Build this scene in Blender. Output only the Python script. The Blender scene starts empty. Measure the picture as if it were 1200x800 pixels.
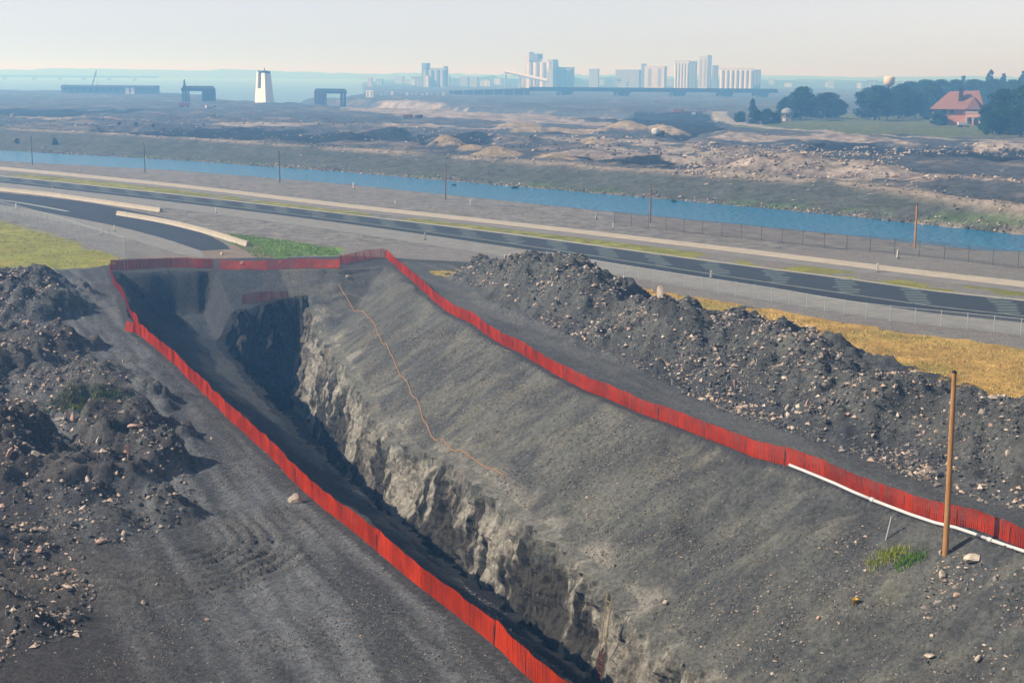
import bpy, bmesh, math, random
import numpy as np
from mathutils import Vector, Matrix

DUST = 0.35
scene = bpy.context.scene
COL = scene.collection
random.seed(7)
RNG = np.random.default_rng(11)

# ------------------------------------------------------------------ camera
FOC = 1667.0                       # focal length in pixels of the 1200 px wide photograph (50 mm lens)
CAM_H = 21.0
PITCH = math.atan((400 - 86) / FOC)
ROLL = math.radians(0.45)
cam_data = bpy.data.cameras.new('camera')
cam_data.sensor_width = 36.0
cam_data.lens = 36.0 * FOC / 1200.0
cam_data.clip_start = 0.5
cam_data.clip_end = 40000.0
cam = bpy.data.objects.new('camera', cam_data)
COL.objects.link(cam)
cam.matrix_world = Matrix.Translation((0, 0, CAM_H)) @ Matrix.Rotation(math.pi / 2 - PITCH, 4, 'X') @ Matrix.Rotation(ROLL, 4, 'Z')
scene.camera = cam

# ------------------------------------------------------------------ sky, sun, exposure
SUN_EL = math.radians(38.5)
SUN_H = Vector((-0.985, -0.17, 0)).normalized()
SUN_V = SUN_H * math.cos(SUN_EL) + Vector((0, 0, math.sin(SUN_EL)))
world = bpy.data.worlds.new('World')
scene.world = world
world.use_nodes = True
wn = world.node_tree
wn.nodes.clear()
sky = wn.nodes.new('ShaderNodeTexSky')
sky.sky_type = 'NISHITA'
sky.sun_disc = False
sky.sun_elevation = SUN_EL
sky.sun_rotation = math.atan2(SUN_H.x, SUN_H.y)
sky.altitude = 0
sky.air_density = 1.0
sky.dust_density = DUST
sky.ozone_density = 1.5
hsv = wn.nodes.new('ShaderNodeHueSaturation')      # hazy summer sky: nearly colourless everywhere
hsv.inputs['Saturation'].default_value = 0.12
bg = wn.nodes.new('ShaderNodeBackground')
bg.inputs['Strength'].default_value = 0.072
wo = wn.nodes.new('ShaderNodeOutputWorld')
wn.links.new(sky.outputs[0], hsv.inputs['Color'])
tint = wn.nodes.new('ShaderNodeVectorMath'); tint.operation = 'MULTIPLY'
tint.inputs[1].default_value = (0.93, 0.965, 1.10)
wn.links.new(hsv.outputs[0], tint.inputs[0])
wn.links.new(tint.outputs[0], bg.inputs['Color'])
wn.links.new(bg.outputs[0], wo.inputs['Surface'])

sun_data = bpy.data.lights.new('sun', 'SUN')
sun_data.energy = 5.0
sun_data.angle = math.radians(0.6)
sun_data.color = (1.0, 0.93, 0.84)
sun = bpy.data.objects.new('sun', sun_data)
COL.objects.link(sun)
sun.rotation_euler = SUN_V.to_track_quat('Z', 'Y').to_euler()
sun.location = (-60, -20, 80)

vs = scene.view_settings
vs.view_transform = 'Standard'
vs.look = 'None'
vs.exposure = 0.88
vs.gamma = 1.0
scene.cycles.max_bounces = 5
scene.cycles.diffuse_bounces = 3
scene.cycles.volume_bounces = 0
scene.cycles.transparent_max_bounces = 8

# ------------------------------------------------------------------ helpers
def unroll(px, py):
    dx, dy = px - 600, py - 400
    return (dx * math.cos(ROLL) + dy * math.sin(ROLL)) / FOC, -(-dx * math.sin(ROLL) + dy * math.cos(ROLL)) / FOC
def gp(px, py, z=0.0):
    """Survey: world point on the level z that the photograph shows at (px, py)."""
    u, v = unroll(px, py)
    y = math.cos(PITCH) + v * math.sin(PITCH)
    zz = v * math.cos(PITCH) - math.sin(PITCH)
    k = (z - CAM_H) / zz
    return (u * k, y * k)

def at(px, py, dist):
    """the same for far things: the point at ground distance `dist`"""
    u, v = unroll(px, py)
    k = dist / (math.cos(PITCH) + v * math.sin(PITCH))
    return Vector((u * k, dist, CAM_H + k * (v * math.cos(PITCH) - math.sin(PITCH))))

ALB = 0.47          # colours are noted as they look in the photograph; the surfaces themselves are darker
def lin(r, g, b):
    def c(v):
        v /= 255.0
        return v / 12.92 if v <= 0.04045 else ((v + 0.055) / 1.055) ** 2.4
    return (c(r) * ALB, c(g) * ALB, c(b) * ALB)

_T = np.random.default_rng(5).random((8, 256, 256)).astype(np.float64)
def vn(x, y, seed=0):
    x = np.asarray(x, float); y = np.asarray(y, float)
    ix = np.floor(x).astype(int); iy = np.floor(y).astype(int)
    fx = x - ix; fy = y - iy
    fx = fx * fx * fx * (fx * (fx * 6 - 15) + 10); fy = fy * fy * fy * (fy * (fy * 6 - 15) + 10)
    t = _T[seed % 8]; o = (seed * 37) % 256
    a = t[(ix + o) % 256, iy % 256]; b = t[(ix + 1 + o) % 256, iy % 256]
    c = t[(ix + o) % 256, (iy + 1) % 256]; d = t[(ix + 1 + o) % 256, (iy + 1) % 256]
    return (a + (b - a) * fx) * (1 - fy) + (c + (d - c) * fx) * fy
def fbm(x, y, scale, octv=4, seed=0, gain=0.5):
    """zero-centred fractal noise, about -0.5..0.5, wavelength `scale` metres"""
    r = 0; a = 1.0; n = 0; x = np.asarray(x) / scale; y = np.asarray(y) / scale
    for k in range(octv):
        r = r + a * (vn(x, y, seed + k) - 0.5); n += a
        a *= gain; x, y = (x * 1.62 - y * 1.18) + 3.7, (x * 1.18 + y * 1.62) - 1.9
    return r / n * 1.4
def sm(a, b, x):
    k = np.clip((np.asarray(x, float) - a) / (b - a), 0, 1)
    return k * k * (3 - 2 * k)
def inpoly(x, y, poly):
    x = np.asarray(x, float); y = np.asarray(y, float)
    r = np.zeros(x.shape, bool); n = len(poly)
    for i in range(n):
        x0, y0 = poly[i]; x1, y1 = poly[(i + 1) % n]
        if y0 == y1: continue
        c = ((y0 > y) != (y1 > y)) & (x < (x1 - x0) * (y - y0) / (y1 - y0) + x0)
        r ^= c
    return r
def dist_line(x, y, pts):
    """distance to a polyline, signed side (+ = beyond it / to its right) and index parameter"""
    x = np.asarray(x, float); y = np.asarray(y, float)
    best = np.full(x.shape, 1e9); side = np.ones(x.shape); par = np.zeros(x.shape)
    for i in range(len(pts) - 1):
        ax, ay = pts[i]; bx, by = pts[i + 1]
        dx, dy = bx - ax, by - ay; L2 = dx * dx + dy * dy
        k = np.clip(((x - ax) * dx + (y - ay) * dy) / L2, 0, 1)
        d = np.hypot(x - ax - k * dx, y - ay - k * dy)
        m = d < best
        best = np.where(m, d, best); par = np.where(m, i + k, par)
        side = np.where(m, np.sign((x - ax) * dy - (y - ay) * dx), side)
    return best, side, par
def spline(pts, step):
    """Catmull-Rom through the points, resampled about every `step` metres"""
    P = [np.array(p, float) for p in pts]
    P = [2 * P[0] - P[1]] + P + [2 * P[-1] - P[-2]]
    out = []
    for i in range(1, len(P) - 2):
        n = max(2, int(np.linalg.norm(P[i + 1] - P[i]) / step))
        for k in range(n):
            t = k / n
            out.append(0.5 * ((2 * P[i]) + (P[i + 1] - P[i - 1]) * t + (2 * P[i - 1] - 5 * P[i] + 4 * P[i + 1] - P[i + 2]) * t * t
                              + (3 * P[i] - P[i - 1] - 3 * P[i + 1] + P[i + 2]) * t ** 3))
    out.append(P[-2])
    return np.array(out)

# ---- materials
MATS = {}
def mat(name, color, rough=0.9, var=0.25, scale=3.0, bump=0.0, bscale=20.0, metallic=0.0, rnd=0.0, attr=None, spec=0.2, detail=6.0, stretch=None, color2=None):
    if name in MATS: return MATS[name]
    m = bpy.data.materials.new(name); m.use_nodes = True
    nt = m.node_tree; b = nt.nodes['Principled BSDF']
    b.inputs['Roughness'].default_value = rough
    b.inputs['Metallic'].default_value = metallic
    b.inputs['Specular IOR Level'].default_value = spec
    tc = nt.nodes.new('ShaderNodeTexCoord')
    vec = tc.outputs['Object']
    if stretch:
        mp = nt.nodes.new('ShaderNodeMapping'); mp.inputs['Scale'].default_value = stretch
        nt.links.new(vec, mp.inputs['Vector']); vec = mp.outputs[0]
    no = nt.nodes.new('ShaderNodeTexNoise'); no.inputs['Scale'].default_value = scale; no.inputs['Detail'].default_value = detail
    no.inputs['Roughness'].default_value = 0.65
    nt.links.new(vec, no.inputs['Vector'])
    if attr:
        at = nt.nodes.new('ShaderNodeAttribute'); at.attribute_name = attr; src = at.outputs['Color']
    elif color2:
        mx = nt.nodes.new('ShaderNodeMixRGB'); mx.inputs[1].default_value = (*color, 1); mx.inputs[2].default_value = (*color2, 1)
        rp = nt.nodes.new('ShaderNodeMapRange'); rp.inputs[1].default_value = 0.42; rp.inputs[2].default_value = 0.58
        nt.links.new(no.outputs['Fac'], rp.inputs[0]); nt.links.new(rp.outputs[0], mx.inputs[0]); src = mx.outputs[0]
    else:
        rg = nt.nodes.new('ShaderNodeRGB'); rg.outputs[0].default_value = (*color, 1); src = rg.outputs[0]
    mr = nt.nodes.new('ShaderNodeMapRange')
    mr.inputs[1].default_value = 0.3; mr.inputs[2].default_value = 0.7
    mr.inputs[3].default_value = 1 - var; mr.inputs[4].default_value = 1 + var
    nt.links.new(no.outputs['Fac'], mr.inputs[0]); val = mr.outputs[0]
    if rnd:
        oi = nt.nodes.new('ShaderNodeObjectInfo')
        m2 = nt.nodes.new('ShaderNodeMapRange'); m2.inputs[3].default_value = 1 - rnd; m2.inputs[4].default_value = 1 + rnd
        nt.links.new(oi.outputs['Random'], m2.inputs[0])
        mm = nt.nodes.new('ShaderNodeMath'); mm.operation = 'MULTIPLY'
        nt.links.new(val, mm.inputs[0]); nt.links.new(m2.outputs[0], mm.inputs[1]); val = mm.outputs[0]
    vm = nt.nodes.new('ShaderNodeVectorMath'); vm.operation = 'SCALE'
    nt.links.new(src, vm.inputs[0]); nt.links.new(val, vm.inputs['Scale'])
    nt.links.new(vm.outputs[0], b.inputs['Base Color'])
    if bump:
        n2 = nt.nodes.new('ShaderNodeTexNoise'); n2.inputs['Scale'].default_value = bscale; n2.inputs['Detail'].default_value = 8
        n2.inputs['Roughness'].default_value = 0.7
        nt.links.new(vec, n2.inputs['Vector'])
        bp = nt.nodes.new('ShaderNodeBump'); bp.inputs['Strength'].default_value = 1.0; bp.inputs['Distance'].default_value = bump
        nt.links.new(n2.outputs['Fac'], bp.inputs['Height']); nt.links.new(bp.outputs[0], b.inputs['Normal'])
    MATS[name] = m
    return m

def link(name, me, material=None, parent=None, **props):
    o = bpy.data.objects.new(name, me)
    COL.objects.link(o)
    if material and me is not None and not me.materials: me.materials.append(material)
    if parent: o.parent = parent
    for k, v in props.items():
        if v is not None: o[k] = v
    return o
def empty(name, loc=(0, 0, 0), rz=0.0, **props):
    o = bpy.data.objects.new(name, None); COL.objects.link(o)
    o.location = loc; o.rotation_euler = (0, 0, rz); o.empty_display_size = 0.3
    for k, v in props.items():
        if v is not None: o[k] = v
    return o
def mesh_np(name, verts, faces, smooth=True, color=None, stony=None):
    """mesh from numpy arrays; faces an (n,3) or (n,4) int array"""
    me = bpy.data.meshes.new(name)
    verts = np.asarray(verts, np.float32); faces = np.asarray(faces, np.int32)
    nv, (nf, k) = len(verts), faces.shape
    me.vertices.add(nv); me.vertices.foreach_set('co', verts.ravel())
    me.loops.add(nf * k); me.loops.foreach_set('vertex_index', faces.ravel())
    me.polygons.add(nf); me.polygons.foreach_set('loop_start', np.arange(0, nf * k, k, dtype=np.int32))
    me.update(calc_edges=True)
    me.polygons.foreach_set('use_smooth', np.full(nf, smooth))
    if color is not None:
        a = me.attributes.new('Col', 'FLOAT_COLOR', 'POINT')
        c = np.ones((nv, 4), np.float32); c[:, :3] = color
        a.data.foreach_set('color', c.ravel())
    if stony is not None:
        a = me.attributes.new('Stony', 'FLOAT', 'POINT')
        a.data.foreach_set('value', np.asarray(stony, np.float32))
    me.validate()
    return me
def grid_faces(nx, ny):
    i = np.arange(nx * ny).reshape(ny, nx)
    return np.stack([i[:-1, :-1], i[:-1, 1:], i[1:, 1:], i[1:, :-1]], -1).reshape(-1, 4)

class MB:
    """collects simple solids and makes one mesh of them"""
    def __init__(s): s.v = []; s.f = []
    def add(s, vs, fs):
        o = len(s.v); s.v += [tuple(v) for v in vs]; s.f += [tuple(i + o for i in f) for f in fs]
    def box(s, c, d, rz=0.0, top=1.0, m=None):
        hx, hy, hz = d[0] / 2, d[1] / 2, d[2] / 2
        vs = [(-hx, -hy, -hz), (hx, -hy, -hz), (hx, hy, -hz), (-hx, hy, -hz), (-hx * top, -hy * top, hz), (hx * top, -hy * top, hz), (hx * top, hy * top, hz), (-hx * top, hy * top, hz)]
        M = Matrix.Translation(c) @ (Matrix.Rotation(rz, 4, 'Z') if m is None else m)
        s.add([M @ Vector(v) for v in vs], [(0, 3, 2, 1), (4, 5, 6, 7), (0, 1, 5, 4), (1, 2, 6, 5), (2, 3, 7, 6), (3, 0, 4, 7)])
    def tube(s, a, b, r0, r1=None, n=8, cap=True):
        r1 = r0 if r1 is None else r1
        a = Vector(a); b = Vector(b); d = (b - a).normalized()
        u = d.orthogonal().normalized(); w = d.cross(u)
        vs = []
        for p, r in ((a, r0), (b, r1)):
            for k in range(n):
                t = 2 * math.pi * k / n
                vs.append(p + u * (r * math.cos(t)) + w * (r * math.sin(t)))
        fs = [(k, (k + 1) % n, n + (k + 1) % n, n + k) for k in range(n)]
        if cap: fs += [tuple(range(n))[::-1], tuple(range(n, 2 * n))]
        s.add(vs, fs)
    def path(s, pts, r, n=6):
        P = [Vector(p) for p in pts]; vs = []; fs = []
        for i, p in enumerate(P):
            d = (P[min(i + 1, len(P) - 1)] - P[max(i - 1, 0)]).normalized()
            u = d.cross(Vector((0, 0, 1))).normalized(); w = u.cross(d)
            rr = r[i] if hasattr(r, '__len__') else r
            for k in range(n):
                t = 2 * math.pi * k / n
                vs.append(p + u * (rr * math.cos(t)) + w * (rr * math.sin(t)))
        for i in range(len(P) - 1):
            for k in range(n):
                fs.append((i * n + k, i * n + (k + 1) % n, (i + 1) * n + (k + 1) % n, (i + 1) * n + k))
        fs += [tuple(range(n))[::-1], tuple(range((len(P) - 1) * n, len(P) * n))]
        s.add(vs, fs)
    def lathe(s, prof, c=(0, 0, 0), n=12):
        vs = []; fs = []
        for r, z in prof:
            for k in range(n):
                t = 2 * math.pi * k / n
                vs.append((c[0] + r * math.cos(t), c[1] + r * math.sin(t), c[2] + z))
        for i in range(len(prof) - 1):
            for k in range(n):
                fs.append((i * n + k, i * n + (k + 1) % n, (i + 1) * n + (k + 1) % n, (i + 1) * n + k))
        fs += [tuple(range(n))[::-1], tuple(range((len(prof) - 1) * n, len(prof) * n))]
        s.add(vs, fs)
    def prism(s, poly, c, axis_len, m):
        """2-D polygon (u,w) extruded along local x by axis_len, placed by matrix m"""
        n = len(poly); vs = []
        for sx in (-axis_len / 2, axis_len / 2):
            vs += [m @ Vector((sx, u, w)) for u, w in poly]
        fs = [tuple(range(n))[::-1], tuple(range(n, 2 * n))] + [(k, (k + 1) % n, n + (k + 1) % n, n + k) for k in range(n)]
        s.add(vs, fs)
    def mesh(s, name, smooth=False):
        me = bpy.data.meshes.new(name); me.from_pydata([tuple(v) for v in s.v], [], s.f); me.update()
        if smooth:
            me.polygons.foreach_set('use_smooth', [True] * len(me.polygons))
        return me
    def build(s, name, material, parent=None, smooth=False, **props):
        return link(name, s.mesh(name, smooth), material, parent, **props)
def copy_thing(o, parent=None):
    c = o.copy(); COL.objects.link(c)
    if parent: c.parent = parent
    for ch in o.children:
        copy_thing(ch, c)
    return c
# ================================================================== the land: shapes in site coordinates
# s runs along the trench (away), t across it (to the right)
AX = np.array((-0.40, 0.917)); NX = np.array((0.917, 0.40))
def st(x, y): return AX[0] * x + AX[1] * y, NX[0] * x + NX[1] * y
_den = AX[0] * NX[1] - AX[1] * NX[0]
def xy(s, t): return (s * NX[1] - t * AX[1]) / _den, (AX[0] * t - NX[0] * s) / _den

LF_PX = [(630, 798), (600, 773), (560, 739), (467, 664), (398, 617), (350, 570), (315, 535), (275, 498), (225, 450), (200, 423), (157, 389), (150, 375), (140, 345), (130, 318)]
RF_PX = [(1200, 641), (1120, 615), (1067, 600), (1000, 575), (937, 551), (883, 536), (797, 502), (717, 471), (667, 449), (627, 426), (587, 402), (550, 379), (513, 357), (483, 330), (457, 306)]
_l = np.array([st(*gp(a, b)) for a, b in LF_PX]); _q = np.arange(_l[0, 0], _l[-5, 0], 3.0); _k = np.convolve(np.pad(np.interp(_q, _l[:, 0], _l[:, 1]), 3, mode='edge'), np.ones(7) / 7, 'valid')
LF_S = np.r_[20, _q, _l[-4:, 0]]; LF_T = np.r_[22, _k, _l[-4:, 1]]
_r = np.array([st(*gp(a, b)) for a, b in RF_PX]); RF_S = np.r_[20, _r[:, 0]]; RF_T = np.r_[46.5, _r[:, 1]]
_b = np.array([st(*gp(a, b)) for a, b in [(132, 318), (262, 315), (388, 316), (452, 312)]])
BK_T = np.r_[15, _b[:, 1], 60]; BK_S = np.r_[_b[0, 0] + 1, _b[:, 0], _b[-1, 0]]
EL_S = np.array([20, 100, 138, 143]); EL_T = np.array([27.9, 27.7, 29.6, 30.2])
ER_S = np.array([20, 60, 100, 120, 138, 143]); ER_T = np.array([33.2, 32.6, 32.4, 35.4, 38.0, 38.6])
S_END = 143.0
FLOOR = -13.5

# lines read off the photograph, on level ground
def gl(pts, z=0.0): return [gp(a, b, z) for a, b in pts]
WALL_NEAR = -1.2   # water level
W_NEAR = gl([(1330, 314), (1200, 301), (1000, 279), (800, 259), (600, 238), (400, 217), (200, 201), (0, 190), (-140, 184)], WALL_NEAR)
W_FAR = gl([(1330, 288), (1200, 276), (1000, 255), (800, 236), (600, 219), (400, 202), (200, 188), (0, 177), (-140, 171)], WALL_NEAR)
CREST = gl([(1330, 252), (1200, 240), (1000, 214), (800, 201), (600, 187), (400, 173), (200, 160), (0, 150), (-140, 145)], 2.5)
HW = {}
def hw(name, pts):
    q = [np.array(p) for p in gl(pts)]
    for e, f in ((0, 1), (-1, -2)):                 # carry every road on beyond the picture
        d = (q[e] - q[f]); d = d / np.linalg.norm(d) * 60
        if e == 0: q = [q[0] + d] + q
        elif pts[-1][0] < 0: q = q + [q[-1] + d, q[-1] + 2 * d, q[-1] + 4 * d]
    HW[name] = spline(q, 3.0)
hw('kerb_far', [(1330, 347), (1200, 331), (1100, 320), (1000, 308), (800, 284), (600, 261), (400, 239), (200, 215.5), (0, 196), (-120, 187)])
hw('kerb_near', [(1330, 353), (1200, 336.5), (1100, 325), (1000, 312.5), (800, 288), (600, 264.5), (400, 242.5), (200, 218.5), (0, 199), (-120, 190)])
hw('edge_far', [(1330, 369), (1200, 351), (1100, 341), (1000, 327), (800, 301), (600, 274), (400, 250), (200, 227), (0, 206), (-120, 196)])
hw('road_far', [(1330, 371), (1200, 353), (1100, 342.5), (1000, 328.5), (800, 302.5), (600, 275.5), (400, 251), (200, 228), (0, 207), (-120, 197)])
hw('lane', [(1330, 388), (1200, 371), (1100, 360), (1000, 346), (800, 316.5), (600, 286), (400, 258.5), (200, 234), (0, 212), (-120, 202)])
hw('road_near', [(1330, 396), (1200, 378), (1100, 368), (1000, 353), (800, 321.5), (600, 290), (400, 261.5), (200, 236.5), (0, 214), (-120, 203.5)])
hw('shoulder_near', [(1330, 420), (1200, 399), (1100, 385), (1000, 369), (800, 336), (600, 301), (400, 271), (300, 258), (200, 246)])
hw('verge', [(1330, 432), (1200, 411), (1100, 396), (1000, 381), (900, 363), (800, 346), (700, 329)])
FLAT_LINE = [tuple(p) for p in HW['verge'][::4]] + [gp(600, 310), gp(420, 300), gp(250, 303), gp(148, 303), gp(-40, 306), gp(-1500, 330)]

RIDGE = [(560, 306, 2.2), (600, 300, 3.6), (645, 297, 5.0), (690, 318, 4.6), (735, 351, 2.4), (790, 350, 4.4), (850, 362, 4.0), (905, 378, 3.9), (1000, 424, 3.0), (1060, 432, 3.7), (1110, 447, 3.2), (1200, 470, 3.6), (1300, 500, 3.6), (1420, 540, 3.4)]
RIDGE_XY = [gp(a, b, h) for a, b, h in RIDGE]; RIDGE_H = np.array([h for a, b, h in RIDGE])
MOUNDS = [(8, 352, 3.0, 7.5), (48, 366, 2.4, 4.0), (-25, 430, 2.6, 9), (70, 455, 1.6, 5.5), (118, 478, 1.7, 4.2), (150, 520, 2.2, 3.4), (175, 545, 1.9, 2.4), (95, 560, 1.6, 4.0), (35, 560, 1.7, 4.0), (200, 603, 1.15, 1.5), (185, 597, 1.0, 1.6),
          (120, 615, .7, 2.2), (0, 640, 1.0, 2.6), (40, 735, .75, 1.8), (10, 720, .9, 1.6), (72, 712, .4, 1.0), (-30, 540, 3, 6), (30, 430, 1.3, 3.0)]

def site_masks(x, y):
    s, t = st(x, y)
    d, side, _ = dist_line(x, y, FLAT_LINE)
    flat = np.where(side > 0, 1.0, 0.0)               # 1 on the far, level side
    near = np.where(side > 0, 0.0, sm(0.0, 5.0, d))   # fades in on the works side
    return s, t, flat, near

def crawl(x, y):
    """arcs pressed by crawler tracks on the turning place: groove depth (-1..1) and mask"""
    cx, cy = gp(165, 628)
    wx = x + fbm(x, y, 6, 2, 2) * 1.2; wy = y + fbm(x, y, 6, 2, 3) * 1.2
    r = np.hypot(wx - cx, wy - cy); a = np.arctan2(wy - cy, wx - cx)
    m = sm(2.2, 3.2, r) * sm(9.5, 7.5, r) * sm(-2.9, -2.3, a) * sm(0.9, 0.3, a) * (0.35 + 0.65 * sm(.35, .65, vn(r * 1.3, a * 2.2, 6)))
    # straight passes coming in from the left
    b = sm(-1.5, -3.5, wx - cx) * sm(1.0, -.5, wy - cy) * sm(-11, -8, wy - cy) * (0.3 + 0.7 * sm(.4, .65, vn(wx / 5, wy * 1.4, 4)))
    ph = np.where(m > b, r, wy)
    return np.maximum(m, b) * (np.cos(ph * 2 * math.pi / 0.72) - 0.5 * np.cos(ph * 2 * math.pi / 0.31 + 1)), np.maximum(m, b)
def h_site(x, y, detail=True):
    x = np.asarray(x, float); y = np.asarray(y, float)
    s, t, flat, near = site_masks(x, y)
    # wander of the excavation edges
    ws = s + fbm(x, y, 5.0, 3, 1) * 1.6
    wt = t + fbm(x, y, 4.0, 3, 2) * 1.3
    tl = np.interp(s, LF_S, LF_T); tr = np.interp(s, RF_S, RF_T); sb = np.interp(t, BK_T, BK_S)
    el = np.interp(s, EL_S, EL_T); er = np.interp(s, ER_S, ER_T)
    dl = wt - tl; dr = tr - wt; db = sb - ws
    wl = el - tl
    # left bank: a scarp under the fence, then a flatter apron, all the way to the slot
    zl = np.where(dl < 3.6, -np.clip(dl - 0.9, 0, None) * 1.5, -4.05 - (dl - 3.6) / np.maximum(wl - 3.6, 1) * 2.2)
    zr = -np.clip(dr - 0.7, 0, None) * 0.6
    zb_soft = -np.clip(db - 0.9, 0, None) * 0.42
    zb_hard = np.interp(db, [0.9, 2.0, 6, 14], [0, -4.4, -5.8, -6.6])
    k = sm(29.5, 31.5, t)
    zb = zb_hard * (1 - k) + zb_soft * k
    z = np.maximum(np.maximum(zl, zr), zb)
    z = np.where((dl < 0.9) | (dr < 0.7) | (db < 0.9), 0.0, z)
    inside = (dl > 0.9) & (dr > 0.7) & (db > 0.9)
    # the slot with its rock walls
    g = 0.55
    slot = (t > el - g) & (t < er + g) & (s < S_END + g)
    if detail:
        rough = np.where(inside, 1.0, 0.0)
        z = z + rough * (fbm(x, y, 2.2, 4, 3) * 0.28 + fbm(x, y, 9, 2, 4) * 0.5)
        # shallow wash lines running down the long right slope
        rill = fbm(s / 1.0, t / 5.0, 1.1, 3, 6)
        z = z + np.where(inside & (dr < 12) & (t > er), rill * 0.16, 0)
    # outside: spoil heaps
    out = np.where(inside, 0.0, 1.0)
    hm = np.zeros_like(z)
    for px, py, h, r in MOUNDS:
        cx, cy = gp(px, py)
        d = np.hypot(x - cx, y - cy) / r
        d = d + fbm(x + px, y, r * 0.7, 4, 5, .6) * 0.8
        hm = np.maximum(hm, h * sm(1.2, 0.3, d) * (0.8 + 0.4 * vn(x / 1.7 + px, y / 1.7, 2)))
    d, side, par = dist_line(x, y, RIDGE_XY)
    hr = np.interp(par, np.arange(len(RIDGE_H)), RIDGE_H)
    dj = d + fbm(x, y, 6.5, 4, 7) * 5.0 + fbm(x, y, 2.1, 3, 2) * 1.3
    wn_ = np.where(side < 0, 10.5, 6.2)
    hrid = hr * np.clip(1.08 - np.clip(dj, 0, None) / wn_, 0, 1) ** 1.05
    # keep the lane beside the right fence clear
    hrid = hrid * sm(2.6, 7.5, t - tr)
    heap = np.maximum(hm, hrid)
    if detail:
        amp = np.clip(heap * 0.9, 0, 1); heap = heap - 0.42 * amp
        heap = heap + amp * (fbm(x, y, 3.0, 5, 1, 0.6) * 1.5 + np.abs(fbm(x, y, 1.5, 4, 3, 0.6)) * 1.0 + fbm(x, y, 0.7, 3, 4, 0.65) * 0.5)
        lane = near * (fbm(x, y, 7, 3, 2) * 0.25 + fbm(x, y, 1.1, 3, 6) * 0.06)
        # ruts of the haul road beside the left fence
        lt = tl - t
        rut = np.where((lt > 0.5) & (lt < 14), 1.0, 0.0) * near
        wob = t + fbm(s, t, 22, 2, 3) * 2.4
        lane = lane + rut * (np.cos(wob * 2 * math.pi / 1.9) * 0.035 * (0.5 + vn(s / 9, t / 1.9, 4)) + fbm(s / 6, t, 0.8, 3, 5) * 0.05)
        # crawler tracks curving across the turning place
        lane = lane + near * crawl(x, y)[0] * 0.15
        heap = heap + lane
    z = z + out * heap * np.maximum(near, np.where(hrid > 0.05, sm(0.0, 1.5, d * 0 + hrid), 0) * (1 - flat))
    # low lip of spoil beside both fences
    z = np.where(slot, FLOOR, z)
    return z

SHALE = np.array(lin(93, 93, 92)); SHALE_B = np.array(lin(80, 83, 90)); SHALE_L = np.array(lin(128, 128, 120)); TAN = np.array(lin(144, 139, 124))
DARK = np.array(lin(54, 54, 58)); CLAY = np.array(lin(188, 182, 168)); PALE = np.array(lin(168, 152, 136))
GRASS_Y = np.array(lin(218, 178, 100)); GRASS_G = np.array(lin(166, 166, 82)); GRASS_D = np.array(lin(128, 160, 82)); GRAVEL = np.array(lin(170, 166, 160)); EARTH = np.array(lin(152, 143, 136))
P_YELLOW = [tuple(p) for p in HW['verge']] + [gp(640, 316), gp(500, 320), gp(700, 360), gp(1000, 470), gp(1450, 640)]
P_GREEN_L = gl([(-500, 205), (-60, 243), (0, 259), (60, 275), (147, 303), (130, 310), (-60, 322), (-700, 330)])
P_GREEN_R = gl([(270, 274), (330, 281), (392, 291), (400, 299), (300, 302), (268, 282)])
P_PATH = gl([(150, 303), (225, 298), (262, 288), (300, 288), (320, 303), (200, 310)])

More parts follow.
